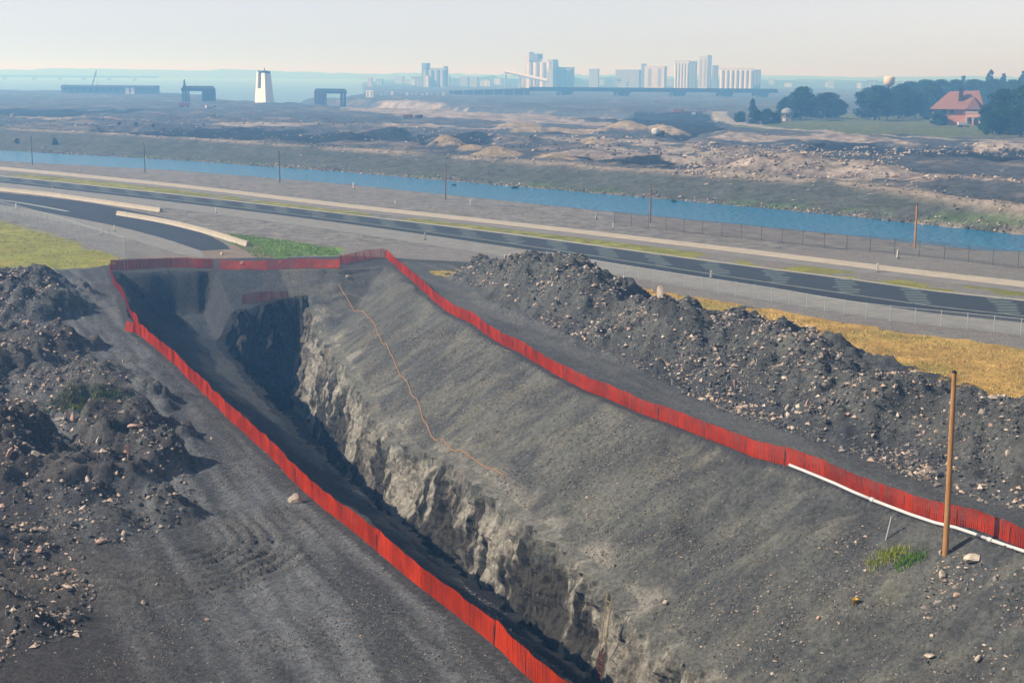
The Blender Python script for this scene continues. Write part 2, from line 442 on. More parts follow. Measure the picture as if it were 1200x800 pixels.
def c_mix(c, w, col): return c * (1 - w[..., None]) + np.asarray(col) * w[..., None]
def col_site(x, y, z):
    s, t, flat, near = site_masks(x, y)
    tl = np.interp(s, LF_S, LF_T); tr = np.interp(s, RF_S, RF_T); sb = np.interp(t, BK_T, BK_S)
    n1 = fbm(x, y, 12, 4, 1) + 0.5; n2 = fbm(x, y, 2.4, 4, 2) + 0.5; n3 = fbm(x, y, 0.7, 3, 5) + 0.5
    c = np.broadcast_to(SHALE, x.shape + (3,)).copy()
    c = c_mix(c, sm(0.25, 0.75, n1) * 0.6, SHALE_B)
    inside = (t > tl + .7) & (t < tr - .5) & (s < sb)
    rslope = inside & (t > np.interp(s, ER_S, ER_T) - 1)
    streak = 0.5 * (fbm(s / 1.0, t / 3.5, 0.8, 4, 3) + fbm(x, y, 3.5, 4, 3)) + 0.5
    c = c_mix(c, np.where(rslope, 0.25 + 0.7 * sm(0.25, 0.75, streak) * (0.5 + 0.5 * sm(.3, .6, n1)), 0), SHALE_L)
    c = c_mix(c, np.where(rslope, 0.4 * sm(0.5, 0.8, streak * 0.6 + n2 * 0.4), 0), TAN)
    # clay shows towards the lip of the rock wall
    lip = t - np.interp(s, ER_S, ER_T)
    c = c_mix(c, np.where(rslope, sm(2.4, 0.0, lip + (n2 - 0.5) * 4) * 0.6 * (s < 141), 0), CLAY)
    track = (t < tl - 0.5) & (t > tl - 13)
    rutc = 0.5 * fbm(s / 9, t, 1.0, 3, 4) + 0.7 * fbm(s / 22 + fbm(x, y, 12, 2, 1), t, 0.55, 3, 6, .7) + 0.5
    c = c_mix(c, np.where(track, 0.25 + 0.55 * sm(0.35, 0.8, rutc), 0) * near, np.array(lin(146, 148, 150)))
    c = c_mix(c, np.where(track, 0.3 * sm(0.5, 0.2, rutc), 0) * near, DARK)
    c = c_mix(c, near * sm(-7, -14, t - tl) * 0.6, np.array(lin(88, 82, 80)))
    g_, m_ = crawl(x, y)
    c = c_mix(c, near * np.clip(m_ * (0.35 + 0.4 * g_), 0, .7), np.array(lin(118, 114, 108)))
    # spoil: darker wet shale with paler stony streaks
    sp = sm(0.25, 1.2, z) * near
    c = c_mix(c, sp * 0.5 * np.where(t > tr, 1, .5), SHALE_L)
    c = c_mix(c, sp * np.where(t < tl, .5, 0) * sm(.3, .7, n1), np.array(lin(104, 94, 88)))
    c = c_mix(c, sp * sm(0.5, 0.75, n2) * 0.4, DARK)
    c = c_mix(c, sp * sm(0.6, 0.9, fbm(x, y, 5, 4, 6) + 0.5) * 0.6, SHALE_L)
    shelf = (t > tr + .3) & (t < tr + 6.5) & (z < .5)
    c = c_mix(c, np.where(shelf, 0.35 + 0.4 * sm(.4, .7, fbm(s / 12, t, 1.0, 3, 2) + .5), 0) * near, np.array(lin(124, 124, 122)))
    # level land beyond the works
    jx, jy = x + fbm(x, y, 3, 3, 1) * 2.2, y + fbm(x, y, 3, 3, 2) * 3.0
    fl = flat.astype(float)
    c = c_mix(c, fl, GRAVEL * 0.8)
    c = c_mix(c, fl * sm(0.4, 0.8, n1) * 0.6, EARTH)
    yl = inpoly(jx, jy, P_YELLOW) & (z < 0.35) & (t > tr + 3)
    gy = GRASS_Y * (0.62 + 0.6 * n2[..., None]) * (1 - 0.45 * sm(0.5, 0.8, fbm(x, y, 6, 3, 4) + 0.5)[..., None]) + GRASS_G * 0.45 * sm(0.5, 0.8, fbm(x, y, 6, 3, 4) + 0.5)[..., None]
    c = np.where(yl[..., None], gy, c)
    g1 = inpoly(jx, jy, P_GREEN_L)
    gg = GRASS_G * (0.8 + 0.4 * n2[..., None]) + (GRASS_Y - GRASS_G) * 0.55 * sm(0.4, 0.75, fbm(x, y, 9, 3, 7) + 0.5)[..., None]
    c = np.where(g1[..., None], gg, c)
    g2 = inpoly(jx, jy, P_GREEN_R)
    c = np.where(g2[..., None], GRASS_D * (0.8 + 0.5 * n2[..., None]), c)
    g3 = inpoly(jx, jy, P_PATH) & (flat > 0)
    c = np.where(g3[..., None], PALE * (0.75 + 0.3 * n2[..., None]), c)
    # weeds between carriageway and kerb
    dk, sk, _ = dist_line(x, y, [tuple(p) for p in HW['edge_far'][::3]])
    med = (sk > 0) & (dk < 6.5) & (flat > 0) & ((fbm(x, y, 5, 3, 3) + 0.5) > 0.42)
    c = np.where(med[..., None], GRASS_G * 0.85 * (0.8 + 0.5 * n2[..., None]), c)
    c = c * (0.86 + 0.28 * n3[..., None])
    stony = np.clip(0.25 + sp * 0.75 + np.where(rslope, 0.15, 0), 0, 1) * np.where(flat > 0, 0.15, 1)
    return np.clip(c, 0.012, 0.9), stony

# ------------------------------------------------------------------ country beyond the works
NR = (-66.0, 66.0, 28.0, 174.0)      # the finely built patch
NEWCH = gl([(250, 121), (330, 126.5), (420, 131), (480, 137), (560, 140.5), (640, 144), (725, 149)], -3.0)
STOCK = [(527, 172, 2.3, 5.5), (516, 172, 1.5, 3.5), (553, 176, 1.2, 4), (580, 181, 1.3, 6), (653, 186, 1.3, 5), (697, 168, 1.5, 6), (605, 148, 2, 9), (735, 153, 2.6, 9), (785, 155, 3, 7), (655, 154, 2, 16),
         (890, 203, 1.8, 10), (862, 204, 1.9, 7), (920, 203, 1.7, 8), (945, 203, 1.4, 7), (975, 203, 1.1, 8), (1005, 205, 1.1, 8), (1035, 206, 1.1, 7), (1085, 214, 0.7, 9), (1120, 216, 0.7, 9), (1150, 219, 0.7, 8), (1185, 223, 0.7, 9), (1230, 228, 0.7, 9),
         (840, 183, 0.88, 8), (870, 182, 0.99, 7), (905, 186, 0.88, 6), (815, 176, 0.66, 7), (1150, 172, 1.7, 9), (1185, 175, 1.4, 9), (960, 160, 1.1, 9), (1010, 162, 0.88, 10), (850, 160, 1.2, 10), (60, 158, 1.2, 7), (135, 160, 1.0, 6), (300, 167, 1.1, 7), (410, 160, 1.4, 8), (455, 156, 1.6, 7), (620, 166, 1.2, 7), (250, 141, 1.5, 12), (100, 143, 1.4, 12), (190, 138, 1.2, 10), (370, 143, 1.5, 12), (560, 160, 1.2, 8), (880, 161, 0.99, 9)]
P_DARK = [gl([(115, 149), (200, 151), (330, 152), (420, 155), (505, 158), (500, 166), (420, 166), (330, 165), (215, 161), (120, 155)], 2.5),  # this strip: shade of a bank turned from the sun, painted as dark ground
          gl([(-40, 127), (150, 128), (160, 133), (60, 135), (-40, 134)], 2.5),
          gl([(500, 160), (590, 162), (560, 170), (490, 170)], 2.5),
          gl([(690, 181), (760, 184), (835, 190), (900, 186), (835, 196), (700, 189)], 2.5),
          gl([(970, 166), (1100, 172), (1230, 180), (1230, 190), (1090, 184), (940, 178)], 2.5),
          gl([(720, 132), (830, 130), (850, 150), (800, 165), (770, 150), (725, 148)], 2.5), gl([(20, 134), (100, 135), (90, 138), (20, 137)], 2.5),
          gl([(630, 150), (700, 153), (690, 158), (640, 156)], 2.5), gl([(1060, 222), (1210, 232), (1210, 236), (1060, 226)], 2.5)]
P_TAN = [gl([(440, 118), (480, 117), (560, 128), (660, 139), (730, 146), (720, 149), (600, 143), (480, 136), (400, 128)], 2.5),
         gl([(840, 176), (950, 180), (1010, 198), (1075, 206), (1060, 212), (960, 212), (850, 209), (800, 205), (740, 193), (820, 198)], 2.5),
         gl([(1065, 207), (1210, 212), (1210, 226), (1090, 218)], 2.5), gl([(640, 178), (740, 174), (840, 186), (790, 194), (680, 188)], 2.5),
         gl([(1110, 168), (1210, 170), (1210, 178), (1130, 175)], 2.5), gl([(840, 158), (1060, 164), (1060, 168), (840, 163)], 2.5)]
P_TAN += [gl(p, 2.5) for p in ([(20, 136), (150, 140), (150, 142.5), (20, 139)], [(450, 143), (560, 150), (620, 153), (620, 155.5), (450, 146.5)], [(600, 160), (760, 166), (830, 172), (830, 175), (600, 163.5)], [(250, 143), (420, 147), (420, 149), (250, 146)], [(560, 133), (800, 139), (800, 141), (560, 136)])]
P_LAWN = gl([(862, 147), (900, 143), (1000, 136), (1240, 128), (1240, 162), (1100, 159), (960, 154), (905, 153)], 2.5)
P_LAKE = gl([(-700, 111), (-100, 111), (150, 114), (250, 120), (330, 124), (400, 124), (430, 116), (425, 100), (470, 93), (300, 91.5), (-900, 91.5)], -3.0)
TRACK = spline(gl([(790, 190), (830, 186), (810, 178), (760, 172)], 2.5), 6)
ROAD2 = spline(gl([(843, 131), (846, 139), (865, 145), (905, 150), (940, 153), (1000, 157), (1100, 161.5), (1210, 166)], 2.5), 6)

def far_masks(x, y):
    dn, sn, _ = dist_line(x, y, W_NEAR); df, sf, _ = dist_line(x, y, W_FAR); dc, sc, _ = dist_line(x, y, CREST)
    return dn * sn, df * sf, dc * sc
def h_far(x, y):
    x = np.asarray(x, float); y = np.asarray(y, float)
    vn_, vf, vc = far_masks(x, y)
    z = np.zeros(x.shape)
    # near canal bank
    z = np.where(vn_ > -30, -0.85 * sm(-26.0, -1.0, vn_), z)
    z = np.where((vn_ > 0), -0.85 - 1.2 * sm(0, 1.5, vn_), z)
    z = np.where((vn_ > 1.5) & (vf < 0), -2.6, z)
    # far bank rises to the crest
    bank = vf / np.maximum(vf - vc, 1.0)
    zb = -1.5 + 4.0 * np.clip(bank, 0, 1) ** 0.9
    z = np.where(vf >= 0, zb, z)
    beyond = sm(0, 6, vc)
    rough = fbm(x, y, 16, 4, 1) * 1.6 + fbm(x, y, 4.5, 3, 2) * 0.7
    z = z + np.where(vf > 0, np.clip(vf / 8, 0, 1) * (fbm(x, y, 5, 4, 3) * 0.6) * (1 + 0.3 * beyond), 0)
    far = sm(900, 1600, y)
    lawn = inpoly(x, y, P_LAWN).astype(float)
    z = z + beyond * rough * (1 - far) * (1 - lawn) * 0.8
    for px, py, h, r in STOCK:
        cx, cy = gp(px, py, 2.5)
        d = np.hypot(x - cx, (y - cy) * 0.8) / r + fbm(x + px, y, r * 0.5, 3, 5) * 0.35
        z = z + h * np.clip(1.15 - d, 0, 1) * beyond
    for k, p in enumerate(P_DARK):
        m = inpoly(x, y, p)
        z = z - np.where(m, 0.9, 0) * beyond
    d, sd, _ = dist_line(x, y, NEWCH)
    wv = 26
    cut = sm(wv + 16, wv, d)
    z = z - cut * 6.0
    # raised far bank of the new channel
    z = z + np.where(sd < 0, 1, 0) * 0
    lake = inpoly(x, y, P_LAKE)
    z = np.where(lake, -7.0, z)
    z = z + sm(2300, 3600, y) * np.where(lake, 0, 1) * 3 * np.maximum(0, fbm(x, y, 600, 3, 2))
    return z
def col_far(x, y, z):
    vn_, vf, vc = far_masks(x, y)
    n1 = fbm(x, y, 40, 4, 1) + 0.5; n2 = fbm(x, y, 9, 4, 2) + 0.5; n3 = fbm(x, y, 2.5, 3, 5) + 0.5
    c = np.broadcast_to(GRAVEL * 0.8, x.shape + (3,)).copy()
    c = c_mix(c, sm(0.35, 0.75, n1) * 0.7, EARTH)
    dk, sk, _ = dist_line(x, y, [tuple(p) for p in HW['edge_far'][::3]])
    med = (sk > 0) & (dk < 6.5) & (n2 > 0.36)
    c = np.where(med[..., None], GRASS_G * 0.85 * (0.8 + 0.5 * n3[..., None]), c)
    g2 = inpoly(x, y, P_GREEN_R)
    c = np.where(g2[..., None], GRASS_D, c)
    gL = inpoly(x, y, P_GREEN_L)
    c = np.where(gL[..., None], GRASS_G * (0.8 + 0.4 * n2[..., None]), c)
    dfl, sfl, _ = dist_line(x, y, FLAT_LINE)
    works = (sfl < 0) & (y < 400) & ~gL
    c = np.where(works[..., None], SHALE * (0.85 + 0.3 * n2[..., None]), c)
    # far bank: grey-brown spoil, weedy patches low down, pale lip
    bank = (vf > -1)
    cb = np.broadcast_to(np.array(lin(104, 107, 99)), x.shape + (3,)).copy()
    cb = c_mix(cb, sm(0.5, 0.8, n2) * 0.5, np.array(lin(88, 96, 84)))
    cb = c_mix(cb, sm(2.5, 0.0, vf) * sm(0.3, 0.6, n3), PALE * 1.05)
    cb = c_mix(cb, sm(6, 2, vf) * sm(1, 3, vf) * sm(0.52, 0.7, n2) * 0.7, GRASS_D * 0.7)
    lip = np.exp(-((vc + 0.3) / 2.4) ** 2)
    cb = c_mix(cb, lip * sm(0.2, 0.45, n2) * 0.8, np.array(lin(196, 178, 160)))
    c = np.where(bank[..., None], cb, c)
    be = vc > 3
    cp = np.broadcast_to(np.array(lin(98, 102, 106)), x.shape + (3,)).copy()
    cp = c_mix(cp, sm(0.4, 0.7, n1) * 0.6, np.array(lin(80, 86, 90)))
    cp = c_mix(cp, sm(0.62, 0.8, n2) * 0.5, PALE)
    c = np.where(be[..., None], cp, c)
    jx, jy = x + fbm(x, y, 14, 3, 1) * 14, y + fbm(x, y, 14, 3, 2) * 26
    for p in P_TAN:
        m = inpoly(jx, jy, p) & be
        c = np.where(m[..., None], np.array(lin(180, 166, 154)) * (0.55 + 0.75 * n3[..., None]) * (0.75 + 0.4 * n2[..., None]), c)
    for p in P_DARK:
        m = inpoly(jx, jy, p) & be
        c = np.where(m[..., None], np.array(lin(52, 56, 56)) * (0.8 + 0.5 * n2[..., None]), c)
    for px, py, h, r in STOCK[:10]:
        cx, cy = gp(px, py, 2.5)
        m = np.hypot(x - cx, (y - cy) * 0.8) < r * 1.0
        c = np.where(m[..., None] & be[..., None], np.array(lin(176, 158, 130)) * (0.8 + 0.4 * n3[..., None]), c)
    lw = inpoly(jx, jy, P_LAWN)
    c = np.where(lw[..., None], np.array(lin(112, 118, 70)) * (0.85 + 0.35 * n2[..., None]), c)
    for ln, w in ((ROAD2, 3.5), (TRACK, 2.2)):
        d, _, _ = dist_line(x, y, [tuple(p) for p in ln])
        c = np.where((d < w)[..., None], np.array(lin(176, 166, 150)), c)
    farw = sm(2200, 2800, y)
    c = c_mix(c, farw * 0.8, np.array(lin(70, 84, 60)))
    c = c * (0.88 + 0.24 * n3[..., None])
    return np.clip(c, 0.012, 0.9)

def h_all(x, y):
    x = np.asarray(x, float); y = np.asarray(y, float)
    inn = (x > NR[0]) & (x < NR[1]) & (y > NR[2]) & (y < NR[3])
    return np.where(inn, h_site(x, y), h_far(x, y))
SITE_Z = None
def h_grid(x, y):
    """height of the built ground (bilinear in the fine patch)"""
    x = np.asarray(x, float); y = np.asarray(y, float)
    fx = np.clip((x - SITE_GX[0]) / (SITE_GX[1] - SITE_GX[0]), 0, len(SITE_GX) - 1.001); fy = np.clip((y - SITE_GY[0]) / (SITE_GY[1] - SITE_GY[0]), 0, len(SITE_GY) - 1.001)
    ix = fx.astype(int); iy = fy.astype(int); fx = fx - ix; fy = fy - iy
    z = (SITE_Z[iy, ix] * (1 - fx) + SITE_Z[iy, ix + 1] * fx) * (1 - fy) + (SITE_Z[iy + 1, ix] * (1 - fx) + SITE_Z[iy + 1, ix + 1] * fx) * fy
    out = ~((x > NR[0]) & (x < NR[1]) & (y > NR[2]) & (y < NR[3]))
    if out.any(): z = np.where(out, h_far(x, y), z)
    return z
_LINE = {}
def hz(x, y):
    if NR[0] < x < NR[1] and NR[2] < y < NR[3]:
        fx = (x - SITE_GX[0]) / (SITE_GX[1] - SITE_GX[0]); fy = (y - SITE_GY[0]) / (SITE_GY[1] - SITE_GY[0])
        ix = min(int(fx), len(SITE_GX) - 2); iy = min(int(fy), len(SITE_GY) - 2); fx -= ix; fy -= iy
        return float((SITE_Z[iy, ix] * (1 - fx) + SITE_Z[iy, ix + 1] * fx) * (1 - fy) + (SITE_Z[iy + 1, ix] * (1 - fx) + SITE_Z[iy + 1, ix + 1] * fx) * fy)
    return float(h_far(np.array([x]), np.array([y]))[0])

def terrain_mat(name, fine):
    m = bpy.data.materials.new(name); m.use_nodes = True
    nt = m.node_tree; b = nt.nodes['Principled BSDF']
    b.inputs['Roughness'].default_value = 1.0; b.inputs['Specular IOR Level'].default_value = 0.05
    tc = nt.nodes.new('ShaderNodeTexCoord'); at = nt.nodes.new('ShaderNodeAttribute'); at.attribute_name = 'Col'
    no = nt.nodes.new('ShaderNodeTexNoise'); no.inputs['Scale'].default_value = 3.6 if fine else 0.5; no.inputs['Detail'].default_value = 10; no.inputs['Roughness'].default_value = 0.75
    nt.links.new(tc.outputs['Object'], no.inputs['Vector'])
    mr = nt.nodes.new('ShaderNodeMapRange'); mr.inputs[1].default_value = 0.3; mr.inputs[2].default_value = 0.7; mr.inputs[3].default_value = 0.42; mr.inputs[4].default_value = 1.58
    nt.links.new(no.outputs['Fac'], mr.inputs[0])
    vm = nt.nodes.new('ShaderNodeVectorMath'); vm.operation = 'SCALE'
    nt.links.new(at.outputs['Color'], vm.inputs[0]); nt.links.new(mr.outputs[0], vm.inputs['Scale'])
    out = vm.outputs[0]
    # pale chips of stone
    vo = nt.nodes.new('ShaderNodeTexVoronoi'); vo.inputs['Scale'].default_value = 4.5 if fine else 0.5
    nt.links.new(tc.outputs['Object'], vo.inputs['Vector'])
    lt = nt.nodes.new('ShaderNodeMath'); lt.operation = 'LESS_THAN'; lt.inputs[1].default_value = 0.22
    nt.links.new(vo.outputs['Distance'], lt.inputs[0])
    sp = nt.nodes.new('ShaderNodeSeparateColor'); nt.links.new(vo.outputs['Color'], sp.inputs[0])
    a2 = nt.nodes.new('ShaderNodeAttribute'); a2.attribute_name = 'Stony'
    th = nt.nodes.new('ShaderNodeMath'); th.operation = 'MULTIPLY_ADD'; th.inputs[1].default_value = -0.16; th.inputs[2].default_value = 1.0
    nt.links.new(a2.outputs['Fac'], th.inputs[0])
    gt = nt.nodes.new('ShaderNodeMath'); gt.operation = 'GREATER_THAN'
    nt.links.new(sp.outputs[0], gt.inputs[0]); nt.links.new(th.outputs[0], gt.inputs[1])
    an = nt.nodes.new('ShaderNodeMath'); an.operation = 'MULTIPLY'; nt.links.new(lt.outputs[0], an.inputs[0]); nt.links.new(gt.outputs[0], an.inputs[1])
    mx = nt.nodes.new('ShaderNodeMixRGB'); mx.inputs[2].default_value = (0.24, 0.21, 0.185, 1)
    nt.links.new(an.outputs[0], mx.inputs[0]); nt.links.new(out, mx.inputs[1])
    nt.links.new(mx.outputs[0], b.inputs['Base Color'])
    n2 = nt.nodes.new('ShaderNodeTexNoise'); n2.inputs['Scale'].default_value = 5.0 if fine else 0.6; n2.inputs['Detail'].default_value = 10; n2.inputs['Roughness'].default_value = 0.72
    nt.links.new(tc.outputs['Object'], n2.inputs['Vector'])
    bp = nt.nodes.new('ShaderNodeBump'); bp.inputs['Strength'].default_value = 0.9; bp.inputs['Distance'].default_value = 0.30 if fine else 1.0
    nt.links.new(n2.outputs['Fac'], bp.inputs['Height']); nt.links.new(bp.outputs[0], b.inputs['Normal'])
    return m
M_SITE = terrain_mat('shale_ground', True)
M_LAND = terrain_mat('open_ground', False)

# ---- the works, finely built
STEP = 0.21
gx = np.linspace(NR[0], NR[1], int((NR[1] - NR[0]) / STEP)); gy = np.linspace(NR[2], NR[3], int((NR[3] - NR[2]) / STEP))
X, Y = np.meshgrid(gx, gy)
Z = h_site(X, Y)
C, S = col_site(X, Y, Z)
SITE_Z = Z.copy(); SITE_GX = gx; SITE_GY = gy
link('site_ground', mesh_np('site_ground', np.stack([X, Y, Z], -1).reshape(-1, 3), grid_faces(len(gx), len(gy)), True, C.reshape(-1, 3), S.ravel()), M_SITE, kind='structure')
del X, Y, Z, C, S

# ---- the land around it, out to the horizon
def axis(parts):
    out = [parts[0][0]]
    for a, b, n in parts: out += list(np.linspace(a, b, n + 1)[1:])
    return np.array(out)
gx = axis([(-16000, -4000, 8), (-4000, -1200, 20), (-1200, -400, 60), (-400, -200, 80), (-200, NR[0], 110), (NR[0], NR[1], 100), (NR[1], 130, 52), (130, 420, 90), (420, 1200, 60), (1200, 4000, 20), (4000, 16000, 8)])
gy = axis([(-400, NR[2], 30), (NR[2], NR[3], 60), (NR[3], 330, 130), (330, 560, 130), (560, 800, 80), (800, 1300, 70), (1300, 3000, 60), (3000, 16000, 30)])
X, Y = np.meshgrid(gx, gy)
Z = h_far(X, Y); C = col_far(X, Y, Z)
F = grid_faces(len(gx), len(gy))
cx = (gx[:-1] + gx[1:]) / 2; cy = (gy[:-1] + gy[1:]) / 2
CX, CY = np.meshgrid(cx, cy)
keep = ~((CX > NR[0]) & (CX < NR[1]) & (CY > NR[2]) & (CY < NR[3])).ravel()
link('ground', mesh_np('ground', np.stack([X, Y, Z], -1).reshape(-1, 3), F[keep], True, C.reshape(-1, 3), np.full(X.size, 0.35)), M_LAND, kind='structure')
del X, Y, Z, C, F

# ---- rock walls of the slot
def rock_walls():
    key = [(22, 27.9), (60, 27.8), (100, 27.7), (125, 28.9), (138, 29.8), (142, 30.6), (142.6, 32.2), (142.2, 33.6), (142.9, 35.2), (142.3, 37.0), (140.5, 38.0), (138, 38.0), (128, 36.6), (120, 35.4), (110, 33.9), (100, 32.5), (80, 32.4), (60, 32.6), (22, 33.2)]
    P = spline(key, 0.14)
    seg = np.r_[0, np.cumsum(np.hypot(*np.diff(P, axis=0).T))]
    L = np.arange(0, seg[-1], 0.14)
    P = np.stack([np.interp(L, seg, P[:, 0]), np.interp(L, seg, P[:, 1])], -1)
    T = np.gradient(P, axis=0); T /= np.linalg.norm(T, axis=1)[:, None]
    IN = np.stack([-T[:, 1], T[:, 0]], -1)              # candidate inward normal in (s,t)
    ctr = np.stack([np.clip(P[:, 0], 0, 139), np.interp(np.clip(P[:, 0], 0, 139), [20, 100, 143], [30.3, 30, 34.3])], -1)
    IN = np.where((np.sum((ctr - P) * IN, 1) > 0)[:, None], IN, -IN)
    # height of the apron just behind the wall head
    bx, by = xy(*(P - IN * 1.3).T)
    ztop = h_site(bx, by)
    ztop = np.where(ztop < -10, -6.0, ztop)
    ztop = np.convolve(np.pad(ztop, 4, mode='edge'), np.ones(9) / 9, 'valid')
    rows = []; n = 40
    wall = np.linspace(0, 1, n)
    gully = np.abs(fbm(L, L * 0 + 3, 2.6, 4, 2)) * 0.6 + np.abs(fbm(L, L * 0 + 9, 0.9, 3, 4)) * 0.7
    V = []; CC = []
    r0 = P - IN * 1.7; x0, y0 = xy(*r0.T); V.append(np.stack([x0, y0, h_site(x0, y0) - 0.10], -1))
    r1 = P - IN * 1.15; x1, y1 = xy(*r1.T); V.append(np.stack([x1, y1, ztop - 0.02], -1))
    for j, k in enumerate(wall):
        zz = ztop - 0.15 - 0.25 * k ** .3 + (FLOOR - 0.4 - ztop) * k + fbm(L, L * 0 + 5, 1.6, 3, 7) * 0.6 * sm(0, .1, k) * sm(.5, .1, k)
        inn = -0.75 + 1.35 * k ** 0.8
        disp = inn - gully * (0.35 + 0.65 * math.sin(min(1, k * 1.6 + 0.1) * math.pi)) * 0.62 + 0.3
        disp = disp + fbm(L, zz * .6, 1.5, 5, 5, .6) * 0.9 + fbm(L, zz * .35, 0.5, 3, 6, .6) * 0.42 + (np.floor(zz * 1.1 + fbm(L, L * 0, 6, 2, 1) * 2) % 2) * 0.10
        disp = disp + np.round(fbm(L, zz, 1.1, 3, 3, .6) * 5) / 5 * 0.5
        endm = np.exp(-((L - L[-1] * .5 + 3) / 7.0) ** 2)
        disp = disp + endm * (1.1 * (k > .22) + 0.9 * (k > .5)) * (0.4 + 0.9 * vn(L * .45, L * 0 + 2, 5))
        disp = np.clip(disp, -1.05, 3.2)
        q = P + IN * disp[:, None]; xq, yq = xy(*q.T)
        V.append(np.stack([xq, yq, zz], -1))
    V = np.stack(V, 0)
    m = len(L); R = V.shape[0]
    zz = V[..., 2]; LL = np.broadcast_to(L, zz.shape)
    st1 = fbm(LL, zz * 0.14, 0.9, 5, 3, .6) * .7 + fbm(LL, zz * .5, 4, 3, 5) * .5 + 0.5; st2 = fbm(LL, zz * 0.3, 5, 4, 1) + 0.5; st3 = fbm(LL, zz, 0.7, 3, 6) + 0.5
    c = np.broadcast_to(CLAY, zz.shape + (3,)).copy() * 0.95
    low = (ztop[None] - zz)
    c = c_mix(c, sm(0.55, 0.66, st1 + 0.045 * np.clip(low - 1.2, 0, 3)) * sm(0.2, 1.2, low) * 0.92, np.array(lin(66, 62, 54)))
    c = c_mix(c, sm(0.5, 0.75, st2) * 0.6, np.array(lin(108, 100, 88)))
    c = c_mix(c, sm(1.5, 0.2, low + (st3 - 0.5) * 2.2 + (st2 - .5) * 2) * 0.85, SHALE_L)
    c = c_mix(c, np.broadcast_to(sm(30, 34, LL * 0 + np.interp(L, [0, L[-1] * .5 - 12, L[-1] * .5 - 8, L[-1] * .5 + 3, L[-1] * .5 + 6], [36, 36, 36, 36, 20])[None]), zz.shape) * 0.9, np.array(lin(38, 38, 42)))  # shade of the far-end pit put into the rock colour, near black
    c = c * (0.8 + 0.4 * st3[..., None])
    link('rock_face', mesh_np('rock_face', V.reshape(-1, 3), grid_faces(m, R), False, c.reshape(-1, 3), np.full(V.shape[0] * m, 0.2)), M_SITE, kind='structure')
rock_walls()

# ---- water
def water_mat(name, col, rough, ripple):
    m = bpy.data.materials.new(name); m.use_nodes = True
    nt = m.node_tree; b = nt.nodes['Principled BSDF']
    b.inputs['Base Color'].default_value = (*col, 1); b.inputs['Roughness'].default_value = rough; b.inputs['IOR'].default_value = 1.33; b.inputs['Specular IOR Level'].default_value = 0.5
    tc = nt.nodes.new('ShaderNodeTexCoord'); no = nt.nodes.new('ShaderNodeTexNoise'); no.inputs['Scale'].default_value = 0.9; no.inputs['Detail'].default_value = 5
    nt.links.new(tc.outputs['Object'], no.inputs['Vector'])
    bp = nt.nodes.new('ShaderNodeBump'); bp.inputs['Distance'].default_value = ripple
    nt.links.new(no.outputs['Fac'], bp.inputs['Height']); nt.links.new(bp.outputs[0], b.inputs['Normal'])
    return m
M_CANAL = water_mat('canal_water', (0.003, 0.095, 0.19), 0.2, 1.2)
M_LAKE = water_mat('lake_water', (0.05, 0.12, 0.18), 0.3, 1.0)
def ribbon(name, a, b, z, material, **props):
    n = max(len(a), len(b))
    def rs(p):
        p = np.asarray(p, float); d = np.r_[0, np.cumsum(np.hypot(*np.diff(p, axis=0).T))]; q = np.linspace(0, d[-1], n)
        return np.stack([np.interp(q, d, p[:, 0]), np.interp(q, d, p[:, 1])], -1)
    a, b = rs(a), rs(b)
    v = np.concatenate([np.c_[a, np.full(n, z)], np.c_[b, np.full(n, z)]])
    i = np.arange(n - 1)
    return link(name, mesh_np(name, v, np.stack([i, i + 1, i + 1 + n, i + n], -1), True), material, **props)
wa = spline(gl([(1500, 336), (1200, 305), (1000, 283), (800, 262), (600, 241), (400, 219.5), (200, 203.5), (0, 192), (-300, 178)], -1.2), 8)
wb = spline(gl([(1500, 300), (1200, 271), (1000, 250), (800, 232), (600, 216), (400, 199.5), (200, 186), (0, 175.5), (-300, 160)], -1.2), 8)
ribbon('canal', wa, wb, -1.2, M_CANAL, kind='structure')
ch = np.array([NEWCH[0]] + NEWCH); 
d = np.gradient(np.array(NEWCH), axis=0); nn = np.stack([-d[:, 1], d[:, 0]], -1); nn /= np.linalg.norm(nn, axis=1)[:, None]
ribbon('new_channel', np.array(NEWCH) - nn * 36, np.array(NEWCH) + nn * 36, -3.05, M_LAKE, kind='structure')
lp = P_LAKE
mb = MB(); mb.add([(x, y, -3.0) for x, y in lp], [tuple(range(len(lp)))])
mb.build('lake', M_LAKE, kind='structure')
# ================================================================== roads and markings (sheets 4 mm and more above each other)
M_ASPH = mat('asphalt', lin(60, 66, 74), 0.9, 0.22, 0.35, 0.01, 6)
M_ASPH2 = mat('asphalt_shoulder', lin(52, 58, 66), 0.9, 0.2, 0.5, 0.01, 6)
M_CONC = mat('pale_concrete', lin(196, 184, 164), 0.9, 0.14, 0.5, 0.01, 8)
M_SHOULD = mat('gravel_shoulder', lin(146, 144, 138), 1.0, 0.22, 0.6, 0.03, 5)
M_LINE = mat('worn_paint', lin(168, 176, 166), 0.9, 0.3, 0.9)
M_LINE2 = mat('worn_hatch_paint', lin(108, 120, 118), 0.9, 0.3, 0.9)
def off(p, d):
    p = np.asarray(p); t = np.gradient(p, axis=0); t /= np.linalg.norm(t, axis=1)[:, None]
    return p + np.stack([t[:, 1], -t[:, 0]], -1) * d
hwy = ribbon('highway', HW['road_far'], HW['lane'], 0.030, M_ASPH, kind='structure')
ribbon('paved_shoulder', HW['lane'], HW['road_near'], 0.024, M_ASPH2, kind='structure')
ribbon('gravel_shoulder', HW['road_near'], off(HW['road_near'], -6.4), 0.014, M_SHOULD, kind='structure')
ribbon('road_edge', HW['edge_far'], HW['road_far'], 0.034, mat('edge_concrete', lin(178, 172, 156), 0.9, 0.15, 0.6), kind='structure')
